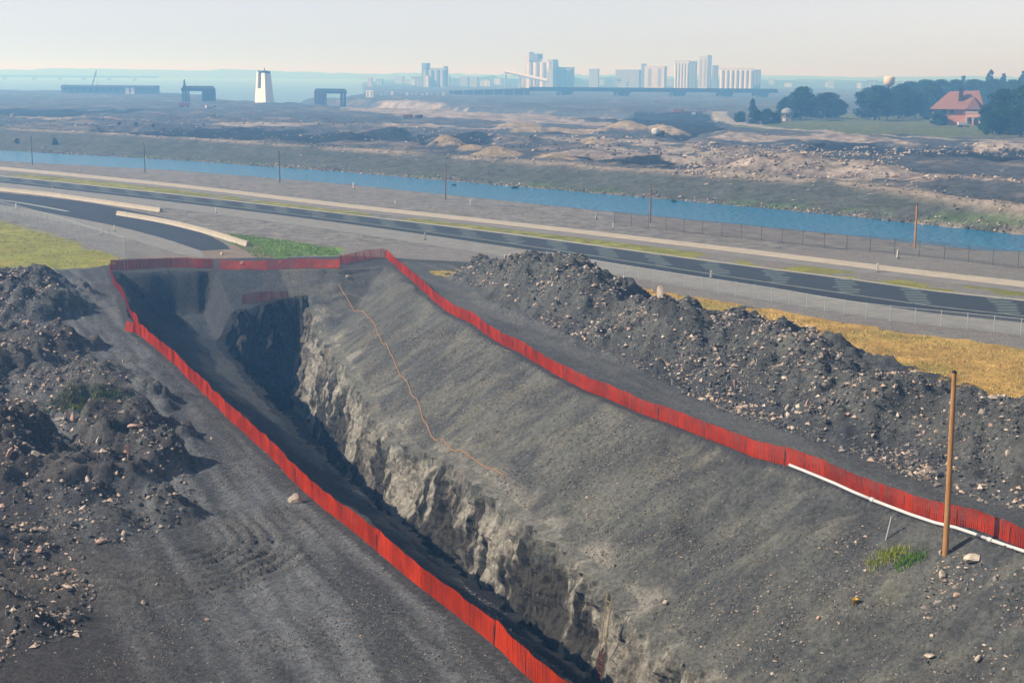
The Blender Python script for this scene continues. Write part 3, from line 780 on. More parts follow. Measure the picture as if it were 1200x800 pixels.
o = ribbon('lane_line', off(HW['lane'], 0.22), off(HW['lane'], -0.05), 0.040, M_LINE); o.parent = hwy
# far concrete kerb, a real step
def kerb(name, a, b, h, material):
    n = min(len(a), len(b)); a = np.asarray(a)[:n]; b = np.asarray(b)[:n]
    rows = [np.c_[a, np.full(n, -0.1)], np.c_[a, np.full(n, h)], np.c_[b, np.full(n, h)], np.c_[b, np.full(n, -0.1)]]
    v = np.concatenate(rows); i = np.arange(n - 1); F = []
    for r in range(3): F.append(np.stack([r * n + i, r * n + i + 1, (r + 1) * n + i + 1, (r + 1) * n + i], -1))
    return link(name, mesh_np(name, v, np.concatenate(F), False), material, kind='structure')
def rs_line(p, n):
    p = np.asarray(p); d = np.r_[0, np.cumsum(np.hypot(*np.diff(p, axis=0).T))]; q = np.linspace(0, d[-1], n)
    return np.stack([np.interp(q, d, p[:, 0]), np.interp(q, d, p[:, 1])], -1)
kerb('kerb', rs_line(HW['kerb_far'], 120), rs_line(HW['kerb_near'], 120), 0.13, M_CONC)
ribbon('service_road', off(HW['kerb_far'], -6.5), off(HW['kerb_far'], -0.3), 0.014, mat('service_gravel', lin(140, 136, 132), 1.0, 0.18, 0.4, 0.03, 4), kind='structure')
# hatched paint patches, one every few metres along the carriageway
cl = (rs_line(HW['road_far'], 400) * 0.52 + rs_line(HW['lane'], 400) * 0.48)
dd = np.r_[0, np.cumsum(np.hypot(*np.diff(cl, axis=0).T))]
cx0, cy0 = gp(1077, 347); base = dd[np.argmin(np.hypot(cl[:, 0] - cx0, cl[:, 1] - cy0))]
wid = np.hypot(*(rs_line(HW['road_far'], 400) - rs_line(HW['lane'], 400)).T)
q = base - 8.6 * 3
r_ = random.Random(3)
while q < dd[-1] - 40:
    cx_, cy_ = np.interp(q, dd, cl[:, 0]), np.interp(q, dd, cl[:, 1])
    i = int(np.argmin(np.abs(dd - q))); dirv = cl[min(i + 4, 399)] - cl[max(i - 4, 0)]; dirv /= np.linalg.norm(dirv)
    nv = np.array((dirv[1], -dirv[0])); w = wid[i]
    mb = MB(); nl = 6
    for k in range(nl):
        f = (k + 0.5) / nl - 0.5
        # each stroke is level with the picture's x axis: a short diagonal across the lane
        py_ = cy_ - f * w * 1.05; px_ = cx_ * py_ / cy_ + f * 0.9
        Lh = 0.8 + 0.3 * r_.random(); hw_ = w * 0.05; jx = (r_.random() - .5) * 0.7
        sx, sy = 1.0, 0.0
        a = np.array((px_ + jx - sx * Lh, py_ - sy * Lh)); b = np.array((px_ + jx + sx * Lh, py_ + sy * Lh))
        pn = np.array((0.0, 1.0)) * hw_
        mb.add([(*(a - pn), .042), (*(b - pn), .042), (*(b + pn), .042), (*(a + pn), .042)], [(0, 1, 2, 3)])
    mb.build('hatch_marking', M_LINE2, hwy)
    q += 8.6
# curved slip road on the left, still under construction
sr_a = spline(gl([(-120, 211), (0, 225.5), (100, 237), (200, 257), (236, 272), (262, 285), (270, 292)]), 3)
sr_b = spline(gl([(-120, 224), (0, 240), (80, 254), (140, 266), (190, 279), (215, 287), (236, 294)]), 3)
n = max(len(sr_a), len(sr_b))
ribbon('slip_road', rs_line(sr_a, n), rs_line(sr_b, n), 0.018, mat('slip_asphalt', lin(58, 64, 74), 0.9, 0.25, 0.3, 0.01, 6), kind='structure')
ribbon('slip_shoulder', rs_line(sr_b, n), rs_line(spline(gl([(-120, 234), (0, 247), (80, 262), (140, 277), (190, 292), (215, 299), (240, 302)]), 3), n), 0.010, M_SHOULD, kind='structure')
lo = rs_line(spline(gl([(-60, 229), (0, 234.5), (40, 240.5), (80, 248)]), 3), 30)
ribbon('slip_edge_line', off(lo, 0.35), off(lo, -0.35), 0.026, M_LINE, kind='structure')
# ================================================================== red slatted snow fences
M_RED = mat('red_slat_paint', lin(190, 58, 22), 0.75, 0.4, 0.7, rnd=0.16, detail=9, spec=0.0)
M_POST = mat('fence_post_steel', lin(96, 58, 48), 0.7, 0.25, 5)
M_WIRE = mat('galvanised_wire', lin(170, 174, 176), 0.5, 0.1, 5, metallic=0.4)
def snow_fence(label, pts, seed, height=1.2, lean=None, gap=0.028, sag=0.03, group='red snow fences round the trench', bay=3.0, skip=()):
    """pts: list of (x, y); the fence follows the ground; each bay is one panel between posts"""
    rr = random.Random(seed)
    P = np.array(pts); d = np.r_[0, np.cumsum(np.hypot(*np.diff(P, axis=0).T))]
    nb = max(1, int(round(d[-1] / bay)))
    x0, y0 = pts[0]
    root = empty('snow_fence', (x0, y0, hz(x0, y0)), label=label, category='fence', group=group)
    O = Vector(root.location)
    def at(q):
        x = float(np.interp(q, d, P[:, 0])); y = float(np.interp(q, d, P[:, 1])); return x, y
    tilt = [(rr.uniform(-.05, .05)) for k in range(nb + 1)]
    for k in range(nb + 1):
        q = d[-1] * k / nb; x, y = at(q); z = hz(x, y)
        ln = lean(q / d[-1]) if lean else 0.0
        x2, y2 = at(min(q + .2, d[-1])); x1, y1 = at(max(q - .2, 0)); tx, ty = x2 - x1, y2 - y1; L = math.hypot(tx, ty) or 1; nx, ny = -ty / L, tx / L
        mb = MB(); top = Vector((nx * ln + tilt[k] * tx / L, ny * ln + tilt[k] * ty / L, math.sqrt(max(0.05, 0.85 ** 2 - ln * ln)) * 1.0))
        b0 = Vector((x - x0, y - y0, z - O.z - 0.25))
        mb.tube(b0, b0 + top + Vector((0, 0, .2)), 0.026, 0.022, 6)
        mb.build('post', M_POST, root)
    for k in range(nb):
        if k in skip: continue
        qa, qb = d[-1] * k / nb, d[-1] * (k + 1) / nb
        mb = MB(); q = qa + 0.03; w = 0.062; tops = []
        hb = rr.uniform(.95, 1.04)
        while q < qb:
            x, y = at(q); z = hz(x, y) - O.z
            f = (q - qa) / (qb - qa)
            x2, y2 = at(min(q + .2, d[-1])); x1, y1 = at(max(q - .2, 0)); tx, ty = x2 - x1, y2 - y1; L = math.hypot(tx, ty) or 1; tx /= L; ty /= L
            ln = (lean(q / d[-1]) if lean else 0.0) + 0.05 * math.sin(q * 0.55 + seed) + 0.03 * math.sin(q * 1.7) + 0.03 * math.sin(q * 3.1)
            ln *= height / 1.2
            h = height * hb - sag * math.sin(math.pi * f) + rr.uniform(-.007, .007)
            up = math.sqrt(max(0.02, h * h - ln * ln))
            a = Vector((x - x0, y - y0, z + 0.03)); b = a + Vector((-ty * ln + tx * rr.uniform(-.012, .012), tx * ln + ty * rr.uniform(-.012, .012), up))
            T = Vector((tx, ty, 0)) * (w / 2); N = Vector((-ty, tx, 0)) * 0.006
            mb.add([a - T - N, a + T - N, a + T + N, a - T + N, b - T - N, b + T - N, b + T + N, b - T + N], [(0, 1, 5, 4), (1, 2, 6, 5), (2, 3, 7, 6), (3, 0, 4, 7), (4, 5, 6, 7)])
            tops.append((a, b))
            q += w + gap * rr.uniform(0.4, 1.8) + (0.05 if rr.random() < 0.03 else 0)
        pan = mb.build('slat_panel', M_RED, root, kind='stuff')
        wb = MB()
        for f in (0.12, 0.5, 0.88):
            wb.path([a.lerp(b, f) + Vector((0, 0, 0)) for a, b in tops[::6] + [tops[-1]]], 0.005, 3)
        wb.build('wire', M_POST, pan)
    return root

lf = [xy(s, t) for s, t in zip(LF_S[1:], LF_T[1:])]
lf0 = [gp(668, 832)] + lf
ls = spline([p for p in lf0 if p[1] < gp(157, 391)[1]] + [gp(157, 388)], 1.0)
snow_fence('long bright red slat fence running along the haul road edge of the trench', [tuple(p) for p in ls], 1, 1.0)
ls = spline([gp(147, 388), gp(163, 388)], 1.0)
ls2 = spline([gp(163, 386), gp(158, 376), gp(146, 352), gp(134, 333), gp(129, 318)], 1.0)
snow_fence('short red slat fence from the bend in the trench edge up to its corner', [tuple(p) for p in ls2], 2, 1.0, lean=lambda q: 0.25 * math.sin(q * 3))
snow_fence('crumpled end of red slat fence folded out over the haul road', [gp(146, 388.5), gp(155, 389.5), gp(164, 389)], 3, 0.85, lean=lambda q: 0.45, bay=1.6)
bl = [gp(130, 317), gp(190, 314.5), gp(250, 314.5)]
snow_fence('dull red slat fence closing the far end of the trench', [tuple(p) for p in spline(bl, 1.0)], 4, 1.05)
bl = [gp(256, 315), gp(300, 316), gp(350, 315.5), gp(398, 316)]
snow_fence('slumped red slat fence beside the rubble at the far end', [tuple(p) for p in spline(bl, 1.0)], 5, 1.1, lean=lambda q: 0.55 + 0.2 * math.sin(q * 9), gap=0.05)
bl = [gp(400, 311), gp(430, 304), gp(452, 302)]
snow_fence('faded thin red slat fence leading up to the spoil ridge', [tuple(p) for p in spline(bl, 1.0)], 6, 1.1, lean=lambda q: 0.3, gap=0.06)
rf = [xy(s, t) for s, t in zip(RF_S, RF_T)][::-1]
rl = spline([gp(452, 302)] + rf[1:] , 1.0)
snow_fence('long bright red slat fence between the shale slope and the spoil ridge', [tuple(p) for p in rl[:-4]], 7, 1.0, gap=0.034)
# fence fallen on the ledge at the far end
led = [xy(144.6, 32.6), xy(144.2, 34.5), xy(143.9, 36.5), xy(143.2, 38.4)]
snow_fence('dark red slat fence collapsed on the ledge above the rock pit', led, 8, 1.1, lean=lambda q: -0.4 + .25 * math.sin(q * 7), gap=0.05)

# ================================================================== chain link fences
M_GALV = mat('galvanised_steel', lin(196, 200, 200), 0.55, 0.1, 5)
M_DKST = mat('dull_steel', lin(92, 92, 92), 0.7, 0.15, 5)
def chain_fence(label, pts, h, bay, mpost, mmesh, wire=0.005, sp=0.09, rail=True, group='chain link fences along the highway', name='chain_link_fence'):
    P = np.array(pts); d = np.r_[0, np.cumsum(np.hypot(*np.diff(P, axis=0).T))]
    nb = int(round(d[-1] / bay)); x0, y0 = pts[0]
    root = empty(name, (x0, y0, hz(x0, y0)), label=label, category='fence', group=group)
    z0 = root.location.z
    def at(q): 
        x = float(np.interp(q, d, P[:, 0])); y = float(np.interp(q, d, P[:, 1])); return x - x0, y - y0, hz(x, y) - z0
    for k in range(nb + 1):
        x, y, z = at(d[-1] * k / nb)
        mb = MB(); mb.tube((x, y, z - .2), (x, y, z + h), 0.034, 0.034, 6); mb.tube((x, y, z + h), (x, y, z + h + .06), 0.045, 0.02, 6)
        mb.build('post', mpost, root)
    for k in range(nb):
        qa, qb = d[-1] * k / nb, d[-1] * (k + 1) / nb
        a = Vector(at(qa)); b = Vector(at(qb)); L = (b - a).length; u = (b - a) / L; up = Vector((0, 0, 1)); nrm = u.cross(up)
        mb = MB()
        o0 = -h
        while o0 < L:
            for sgn in (1, -1):
                # a wire at 45 degrees clipped to the panel
                s0, s1 = max(o0, 0), min(o0 + h, L)
                if s1 - s0 > .02:
                    za, zb = (s0 - o0, s1 - o0) if sgn > 0 else (h - (s0 - o0), h - (s1 - o0))
                    p = a + u * s0 + up * (za + .04); q = a + u * s1 + up * (zb + .04)
                    dirv = (q - p).normalized(); w1 = nrm * wire; w2 = dirv.cross(nrm) * wire
                    mb.add([p + w1, p - w1 * .5 + w2 * .87, p - w1 * .5 - w2 * .87, q + w1, q - w1 * .5 + w2 * .87, q - w1 * .5 - w2 * .87], [(0, 1, 4, 3), (1, 2, 5, 4), (2, 0, 3, 5)])
            o0 += sp
        mb.build('wire_mesh', mmesh, root, kind='stuff')
        if rail:
            r = MB(); r.tube(a + up * h * .99, b + up * h * .99, 0.02, 0.02, 5); r.build('top_rail', mpost, root)
    return root
chain_fence('pale chain link fence between gravel shoulder and dry yellow grass', [tuple(p) for p in spline(gl([(1290, 405), (1200, 392.5), (1100, 382), (1000, 371), (900, 353), (800, 337), (700, 320), (640, 309)]), 2)], 1.35, 2.25, M_GALV, M_GALV, 0.0014, 0.085)
chain_fence('tall chain link fence edging the green field beside the slip road', [tuple(p) for p in spline(gl([(-40, 243), (0, 254), (60, 272), (110, 289), (147, 302)]), 2)], 2.3, 2.6, M_GALV, M_GALV, 0.002, 0.09)
chain_fence('dark weathered chain link fence along the near bank of the canal', [tuple(p) for p in spline(gl([(1290, 329), (1200, 318.5), (1100, 306), (1000, 296), (900, 285), (800, 274), (720, 265)], -0.3), 3)], 1.9, 3.2, M_DKST, M_DKST, 0.005, 0.1)

# ================================================================== concrete barriers of the slip road
M_BARR = mat('cream_concrete', lin(196, 184, 164), 0.85, 0.1, 0.8, 0.01, 6)
def barrier(label, pts, h, w, blk=3.4):
    P = np.array(pts); d = np.r_[0, np.cumsum(np.hypot(*np.diff(P, axis=0).T))]; n = int(d[-1] / blk)
    x0, y0 = pts[0]; root = empty('concrete_barrier', (x0, y0, 0), label=label, category='barrier', group='concrete barriers of the slip road')
    for k in range(n):
        q = (k + .5) / n * d[-1]
        x = np.interp(q, d, P[:, 0]); y = np.interp(q, d, P[:, 1]); x2 = np.interp(q + .3, d, P[:, 0]); y2 = np.interp(q + .3, d, P[:, 1])
        x1 = np.interp(q - .3, d, P[:, 0]); y1 = np.interp(q - .3, d, P[:, 1])
        M = Matrix.Translation((x - x0, y - y0, hz(x, y))) @ Matrix.Rotation(math.atan2(y2 - y1, x2 - x1), 4, 'Z')
        mb = MB(); hw_ = w / 2
        mb.prism([(-hw_, -.1), (hw_, -.1), (hw_, h * .12), (hw_ * .62, h * .42), (hw_ * .5, h), (-hw_ * .5, h), (-hw_ * .62, h * .42), (-hw_, h * .12)], None, d[-1] / n - .03, M)
        mb.build('block', M_BARR, root)
barrier('long cream concrete barrier on the highway side of the dark slip road', [tuple(p) for p in spline(gl([(-60, 216.5), (0, 223.5), (60, 230), (130, 240), (189, 248.5)]), 2)], 0.62, 0.7)
barrier('curved cream concrete barrier between the slip road and the green verge', [tuple(p) for p in spline(gl([(138, 252), (190, 261), (240, 273), (291, 289)]), 2)], 0.62, 0.7)
# ================================================================== poles
M_POLE_N = mat('orange_brown_pole_wood', lin(200, 146, 90), 0.85, 0.3, 3, 0.01, 10, stretch=(6, 6, 0.6))
M_POLE = mat('weathered_pole_wood', lin(150, 124, 96), 0.9, 0.25, 2)
M_POLE_G = mat('grey_pole_wood', lin(108, 104, 100), 0.9, 0.25, 2)
M_IRON = mat('dark_iron', lin(52, 50, 50), 0.6, 0.1, 5, metallic=0.5)
def pole(x, y, h, r, material, label, lean=(0, 0), group=None, detail=False):
    root = empty('wooden_pole', (x, y, hz(x, y)), label=label, category='pole', group=group)
    mb = MB(); mb.path([(0, 0, -.5), (lean[0] * .3, lean[1] * .3, h * .3), (lean[0] * .65, lean[1] * .65, h * .65), (lean[0], lean[1], h)], [r, r * .93, r * .83, r * .72], 12)
    mb.build('shaft', material, root, smooth=False)
    mb = MB(); mb.lathe([(r * .8, h - .02), (r * .8, h + .03), (r * .25, h + .10)], (lean[0], lean[1], 0), 10); mb.build('cap', M_IRON, root)
    if detail:
        for k in range(4):
            z = 1.2 + k * 1.5; mb = MB(); mb.box((lean[0] * z / h, lean[1] * z / h - r * .95, z), (.1, .03, .14)); mb.build('tag_plate', M_IRON, root)
    return root
pz = -0.4
for _ in range(40):
    px, py = gp(1108, 649, pz); pz = .5 * pz + .5 * hz(px, py)
pole(px, py, 8.6, 0.145, M_POLE_N, 'tall orange brown wooden pole standing on the slope by the white pipe', (-0.15, 0.0))
for (a, b, h, r, lab, m) in [(1072, 290, 5.6, .16, 'orange brown pole on the near canal bank behind the highway', M_POLE_N), (762, 262, 5.6, .15, 'weathered pole on the near canal bank beside a pale marker', M_POLE), (522, 234, 6.0, .14, 'weathered pole on the near canal bank facing green bushes', M_POLE),
                             (328, 214, 6.2, .12, 'thin grey pole standing before the blue canal water', M_POLE_G), (170, 203, 6.4, .12, 'thin grey pole standing before the blue canal water', M_POLE_G), (38, 193, 6.4, .12, 'thin grey pole standing before the blue canal water', M_POLE_G)]:
    x, y = gp(a, b, -0.6); pole(x, y, h, r, m, lab, (random.uniform(-.1, .1), 0), 'poles along the near canal bank')
for (a, b, h, lab) in [(1143, 222, 9.5, 'tall slim dark pole on the crest of the far canal bank'), (721, 195, 7, 'slim dark pole on the crest of the far canal bank'), (627, 185, 6, 'slim dark pole on the crest of the far canal bank'), (190, 163, 8, 'slim dark pole on the crest of the far canal bank'), (484, 177, 5, 'slim dark pole on the crest of the far canal bank')]:
    x, y = gp(a, b, 2.5); pole(x, y, h, .13, M_POLE_G, lab, (0, 0), 'poles on the far bank')

# ================================================================== pipe, hose, ladder, stakes, bucket
M_PIPE = mat('white_pipe_paint', lin(226, 224, 220), 0.5, 0.06, 2)
pp = [(925, 550), (940, 556), (1000, 580), (1067, 606), (1120, 622), (1160, 636), (1200, 649), (1260, 670)]
P = [(*gp(a, b, -.1), 0) for a, b in pp]; P = spline([(x, y) for x, y, z in P], 1.2)
seg = 10; k = 0; i = 0
root = None
pipe_root = empty('white_pipe', (P[0][0], P[0][1], hz(*P[0])), label='thin white pipe lying along the foot of the long red fence', category='pipe')
o = Vector(pipe_root.location)
while i < len(P) - 1:
    j = min(i + 6, len(P) - 1)
    mb = MB(); pts = [Vector((p[0], p[1], hz(p[0], p[1]) + .13)) - o for p in P[i:j + 1]]
    mb.path(pts, 0.085, 10); mb.build('pipe_length', M_PIPE, pipe_root, smooth=True)
    mb = MB(); e = pts[-1]; dv = (pts[-1] - pts[-2]).normalized() * .11
    mb.tube(e - dv, e + dv, .115, .115, 10); mb.build('collar', M_PIPE, pipe_root)
    i = j
M_HOSE = mat('tan_hose_rubber', lin(176, 132, 92), 0.7, 0.2, 3)
hp = [(398, 338), (424, 366), (447, 402), (470, 442), (492, 482), (520, 515), (556, 540), (592, 560)]
pts = []
tr_pts = []
for a, b in hp:
    # find where the sight line meets the slope
    z = 0.0
    for _ in range(30):
        x, y = gp(a, b, z); z = 0.5 * z + 0.5 * hz(x, y)
    tr_pts.append((x, y))
HP = spline(tr_pts, 0.8)
HP = HP + np.stack([fbm(np.arange(len(HP)), HP[:, 0] * 0, 6, 2, 1) * .2, HP[:, 0] * 0], -1)
mb = MB(); mb.path([(x, y, hz(x, y) + .05) for x, y in HP], 0.045, 6)
mb.build('hose', M_HOSE, smooth=True, label='tan hose snaking down the grey shale slope', category='hose')

def ray_site(a, b, z=-2.0):
    for _ in range(60):
        x, y = gp(a, b, z); z = 0.6 * z + 0.4 * hz(x, y)
    return x, y, hz(x, y)
# ladder on the rock face
M_LADR = mat('red_ladder_paint', lin(140, 66, 48), 0.8, 0.2, 4); M_LADY = mat('raw_ladder_wood', lin(170, 152, 116), 0.85, 0.2, 4)
ls_, lt_ = 61.0, np.interp(61.0, ER_S, ER_T) - 0.75
x, y = xy(ls_, lt_); lad = empty('ladder', (x, y, -11.6), math.atan2(AX[1], AX[0]), label='wooden ladder with red lower half leaning on the rock face', category='ladder')
for sx in (-.24, .24):
    for z0, z1, m in ((0.2, 3.6, M_LADR), (3.6, 6.6, M_LADY)):
        mb = MB(); mb.tube((sx, -(z0) * .13 + .55, z0), (sx, -(z1) * .13 + .55, z1), .032, .032, 6); mb.build('rail', m, lad)
for k in range(18):
    z0 = .45 + k * .34; mb = MB(); mb.tube((-.24, -z0 * .13 + .55, z0), (.24, -z0 * .13 + .55, z0), .016, .016, 5); mb.build('rung', M_LADR if z0 < 3.6 else M_LADY, lad)
# grey survey stake near the grass tuft
x, y, z = ray_site(1037, 633); st_ = empty('metal_stake', (x, y, z), label='leaning grey metal stake on the slope near the grass tuft', category='stake')
mb = MB(); mb.tube((0, 0, -.2), (.3, .2, 1.1), .035, .03, 6); mb.build('rod', M_GALV, st_); mb = MB(); mb.box((.30, .2, 1.1), (.09, .09, .05)); mb.build('head', M_GALV, st_)
x, y, z = ray_site(150, 543); st_ = empty('survey_stake', (x, y, z), label='thin orange and white survey stake among the left rubble', category='stake')
mb = MB(); mb.box((0, 0, .35), (.05, .03, .9), m=Matrix.Rotation(.06, 4, 'Y')); mb.build('lath', mat('raw_lath', lin(214, 190, 150), .9, .1), st_); mb = MB(); mb.box((.03, 0, .78), (.06, .04, .32), m=Matrix.Rotation(.06, 4, 'Y')); mb.build('painted_top', mat('orange_paint', lin(226, 110, 40), .7, .1), st_)
x, y, z = ray_site(1002, 708); bk = empty('bucket', (x, y, z), label='small yellow bucket left on the grey slope', category='bucket')
mb = MB(); mb.lathe([(.10, -.02), (.14, .26), (.155, .27), (.155, .29), (.13, .285), (.10, .05)], n=14); mb.build('pail', mat('yellow_plastic', lin(222, 176, 50), .5, .05), bk, smooth=True)
mb = MB(); mb.path([(.15 * math.cos(t), 0, .27 + .14 * math.sin(t)) for t in np.linspace(0, math.pi, 9)], .008, 5); mb.build('handle', M_IRON, bk)

# ================================================================== guide posts along the roads
M_WHT = mat('white_post_paint', lin(232, 226, 214), 0.7, 0.08, 3); M_BLK = mat('black_band', lin(40, 40, 44), .7, .05)
def guide_post(x, y, label, s=1.0):
    r = empty('guide_post', (x, y, hz(x, y)), random.uniform(-.3, .3), label=label, category='guide post', group='white guide posts along the roads'); r.scale = (s, s, s)
    mb = MB(); mb.box((0, 0, .38), (.20, .16, .86), top=.82); mb.box((0, 0, .83), (.165, .13, .05), top=.6); mb.build('post', M_WHT, r)
    mb = MB(); mb.box((0, 0, .05), (.34, .3, .16), top=.9); mb.build('footing', M_SHOULD, r)
GPOST = {'white guide post on the verge between highway and canal': [(93, 203), (259, 219), (463, 240), (699, 254), (718, 268), (1052, 303), (1028, 319), (414, 217), (551, 240)],
         'white guide post on the gravel shoulder of the highway': [(253, 250), (498, 281), (833, 326), (62, 227)],
         'white guide post on the shoulder of the slip road': [(19, 246), (134, 271), (119, 275.5), (128, 275.5)]}
for lab, pts_ in GPOST.items():
    for a, b in pts_:
        x, y = gp(a, b); guide_post(x, y, lab, random.uniform(.9, 1.4))

# ================================================================== stones
def rock_mesh(name, seed, sub=2):
    bm = bmesh.new(); bmesh.ops.create_icosphere(bm, subdivisions=sub, radius=1.0)
    r = random.Random(seed)
    planes = [(Vector((r.gauss(0, 1), r.gauss(0, 1), r.gauss(0, 1))).normalized(), r.uniform(.36, .8)) for _ in range(12)]
    for v in bm.verts:
        for n, d in planes:
            k = v.co.dot(n)
            if k > d: v.co -= n * (k - d) * .92
        v.co *= 1 + r.uniform(-.04, .04)
    me = bpy.data.meshes.new(name); bm.to_mesh(me); bm.free()
    return me
STONE_M = {'cream': mat('cream_limestone', lin(226, 208, 188), 0.95, 0.3, 1.6, 0.05, 5, rnd=0.2), 'pinkish': mat('pinkish_limestone', lin(214, 178, 160), 0.95, 0.3, 1.6, 0.05, 5, rnd=0.2), 'grey': mat('grey_limestone', lin(164, 154, 146), 0.95, 0.3, 1.6, 0.05, 5, rnd=0.2)}
ROCKS = {c: [] for c in STONE_M}
for k in range(12):
    for c in ROCKS:
        m_ = rock_mesh('stone_shape', k); m_.materials.append(STONE_M[c]); ROCKS[c].append(m_)
def boulder(x, y, size, label, group=None, colour='cream', shape=None, name='boulder'):
    shape = shape or random.choice(('flat', 'blocky', 'upright'))
    o = link(name, random.choice(ROCKS[colour]), label=label, category='boulder', group=group)
    kz = {'flat': .26, 'blocky': .42, 'upright': .62}[shape]; kx = {'flat': .66, 'blocky': .5, 'upright': .38}[shape]
    o.location = (x, y, hz(x, y) + size * kz * .35); o.scale = (size * kx * random.uniform(.85, 1.1), size * kx * random.uniform(.7, .95), size * kz)
    o.rotation_euler = (random.uniform(-.25, .25), random.uniform(-.25, .25), random.uniform(0, 6.28))
    return o
Z_LEFT = gl([(-40, 330), (50, 315), (78, 385), (150, 470), (205, 530), (235, 600), (150, 640), (-40, 640)])
Z_BL = gl([(-30, 645), (95, 645), (115, 700), (95, 745), (40, 760), (-30, 800)])
Z_RIDGE = gl([(520, 322), (600, 316), (660, 330), (740, 362), (800, 380), (900, 415), (1000, 460), (1100, 492), (1250, 540), (1250, 622), (1100, 570), (1000, 533), (850, 482), (700, 414), (600, 366)])
Z_CORNER = gl([(1080, 645), (1110, 628), (1220, 664), (1220, 720), (1150, 700), (1090, 690)])
Z_SLOPE = gl([(420, 340), (560, 390), (700, 475), (900, 560), (1080, 632), (1220, 720), (1220, 860), (850, 830), (620, 640), (440, 470)])
Z_TRACK = gl([(60, 330), (125, 330), (160, 400), (330, 560), (620, 810), (300, 860), (-40, 860), (120, 760), (130, 640), (240, 600), (150, 450)])
def scatter(poly, n, seed):
    r = np.random.default_rng(seed); xs = [p[0] for p in poly]; ys = [p[1] for p in poly]; out = []
    while len(out) < n:
        x = r.uniform(min(xs), max(xs), n * 2); y = r.uniform(min(ys), max(ys), n * 2)
        m = inpoly(x, y, poly); m &= ((0.35 * vn(x / 5.0, y / 5.0, seed) + 0.65 * vn(x / 1.8, y / 1.8, seed + 1)) ** 2.2 > r.random(n * 2) * .7)
        m &= h_grid(x, y) > -7.5
        out += list(zip(x[m], y[m]))
    return out[:n]
def zone_ridge(x, y):
    s, t = st(x, y); h = hz(x, y)
    lvl = 'near the crest' if h > 2.2 else ('halfway up' if h > .8 else 'at the foot')
    return lvl + (' of the spoil ridge behind the tall pole' if s < 72 else (' of the long middle of the spoil ridge' if s < 108 else ' of the high end of the spoil ridge'))
def zone_left(x, y):
    h = hz(x, y); return ('high on' if h > 1.2 else ('on the flank of' if h > .35 else 'at the edge of')) + (' the far dark heap beside the green field' if y > 112 else (' the weedy spoil heap beside the haul road' if y > 76 else ' the low rubble before the haul road'))
SETS = [(Z_LEFT, 85, zone_left, 'pale stones on the left spoil heap', .34, .85, 21),
        (Z_BL, 26, lambda x, y: 'in the small rubble patch where crawler tracks turn', 'pale stones by the crawler tracks', .2, .55, 22),
        (Z_RIDGE, 130, zone_ridge, 'pale stones on the spoil ridge', .26, .68, 23),
        (Z_CORNER, 24, lambda x, y: 'on the rough ground below the white pipe', 'pale stones below the white pipe', .18, .5, 24),
        (Z_SLOPE, 16, lambda x, y: ('close above the rock face on' if hz(x, y) < -3.6 else 'high on') + ' the smooth shale slope', 'stones on the shale slope', .18, .4, 25),
        (Z_TRACK, 14, lambda x, y: 'lying on the rutted haul road', 'stones on the haul road', .15, .36, 26)]
for poly, n, zone, grp, s0, s1, seed in SETS:
    for x, y in scatter(poly, n, seed):
        f = random.random() ** 2.2; c = random.choice(('cream', 'cream', 'pinkish', 'pinkish', 'grey')); sh = random.choice(('flat', 'blocky', 'upright'))
        boulder(x, y, s0 + (s1 - s0) * f, '%s %s %s stone %s' % ('large' if f > .5 else ('middle-sized' if f > .15 else 'small'), sh, c, zone(x, y)), grp, c, sh)
SPECIAL = [(346, 588, 1.0, 'large white boulder on the haul road beside the red fence'), (1138, 656, 1.0, 'large flat pale boulder right of the tall orange brown pole'), (1104, 676, .55, 'upright pale boulder below the foot of the tall orange brown pole'), (1102, 648, .4, 'pale stone at the very foot of the tall orange brown pole'),
           (56, 338, 1.3, 'flat salmon slab lying on the edge of the haul road'), (773, 364, 1.3, 'pointed tan boulder standing on the crest of the spoil ridge'), (719, 664, .5, 'bright stone above the rock face with a dark shadow'), (779, 708, .5, 'bright stone perched on the lip of the rock face'), (1090, 770, .55, 'flat tan stone low on the shale slope'),
           (262, 375, .9, 'tan boulder at the end of the fallen fence on the ledge'), (330, 352, 1.0, 'pinkish boulder on the grey end slope above the ledge'), (326, 374, .9, 'long pinkish boulder caught in the fallen fence on the ledge'), (407, 326, .8, 'tan boulder beside the thin red fence at the slope head'), (285, 311, 1.2, 'dark lump of rubble between the two far red fences'),
           (145, 627, .5, 'pale oblong stone on the crawler tracks'), (168, 707, .34, 'round white stone alone on the crawler tracks'), (20, 655, .65, 'upright white stone at the edge of the crawler tracks')]
for a, b, s_, lab in SPECIAL:
    x, y, z = ray_site(a, b); boulder(x, y, s_ * .9, lab, None, 'pinkish' if ('pink' in lab or 'salmon' in lab) else ('grey' if 'dark' in lab else 'cream'), 'flat' if 'flat' in lab else ('upright' if ('upright' in lab or 'pointed' in lab) else 'blocky'))

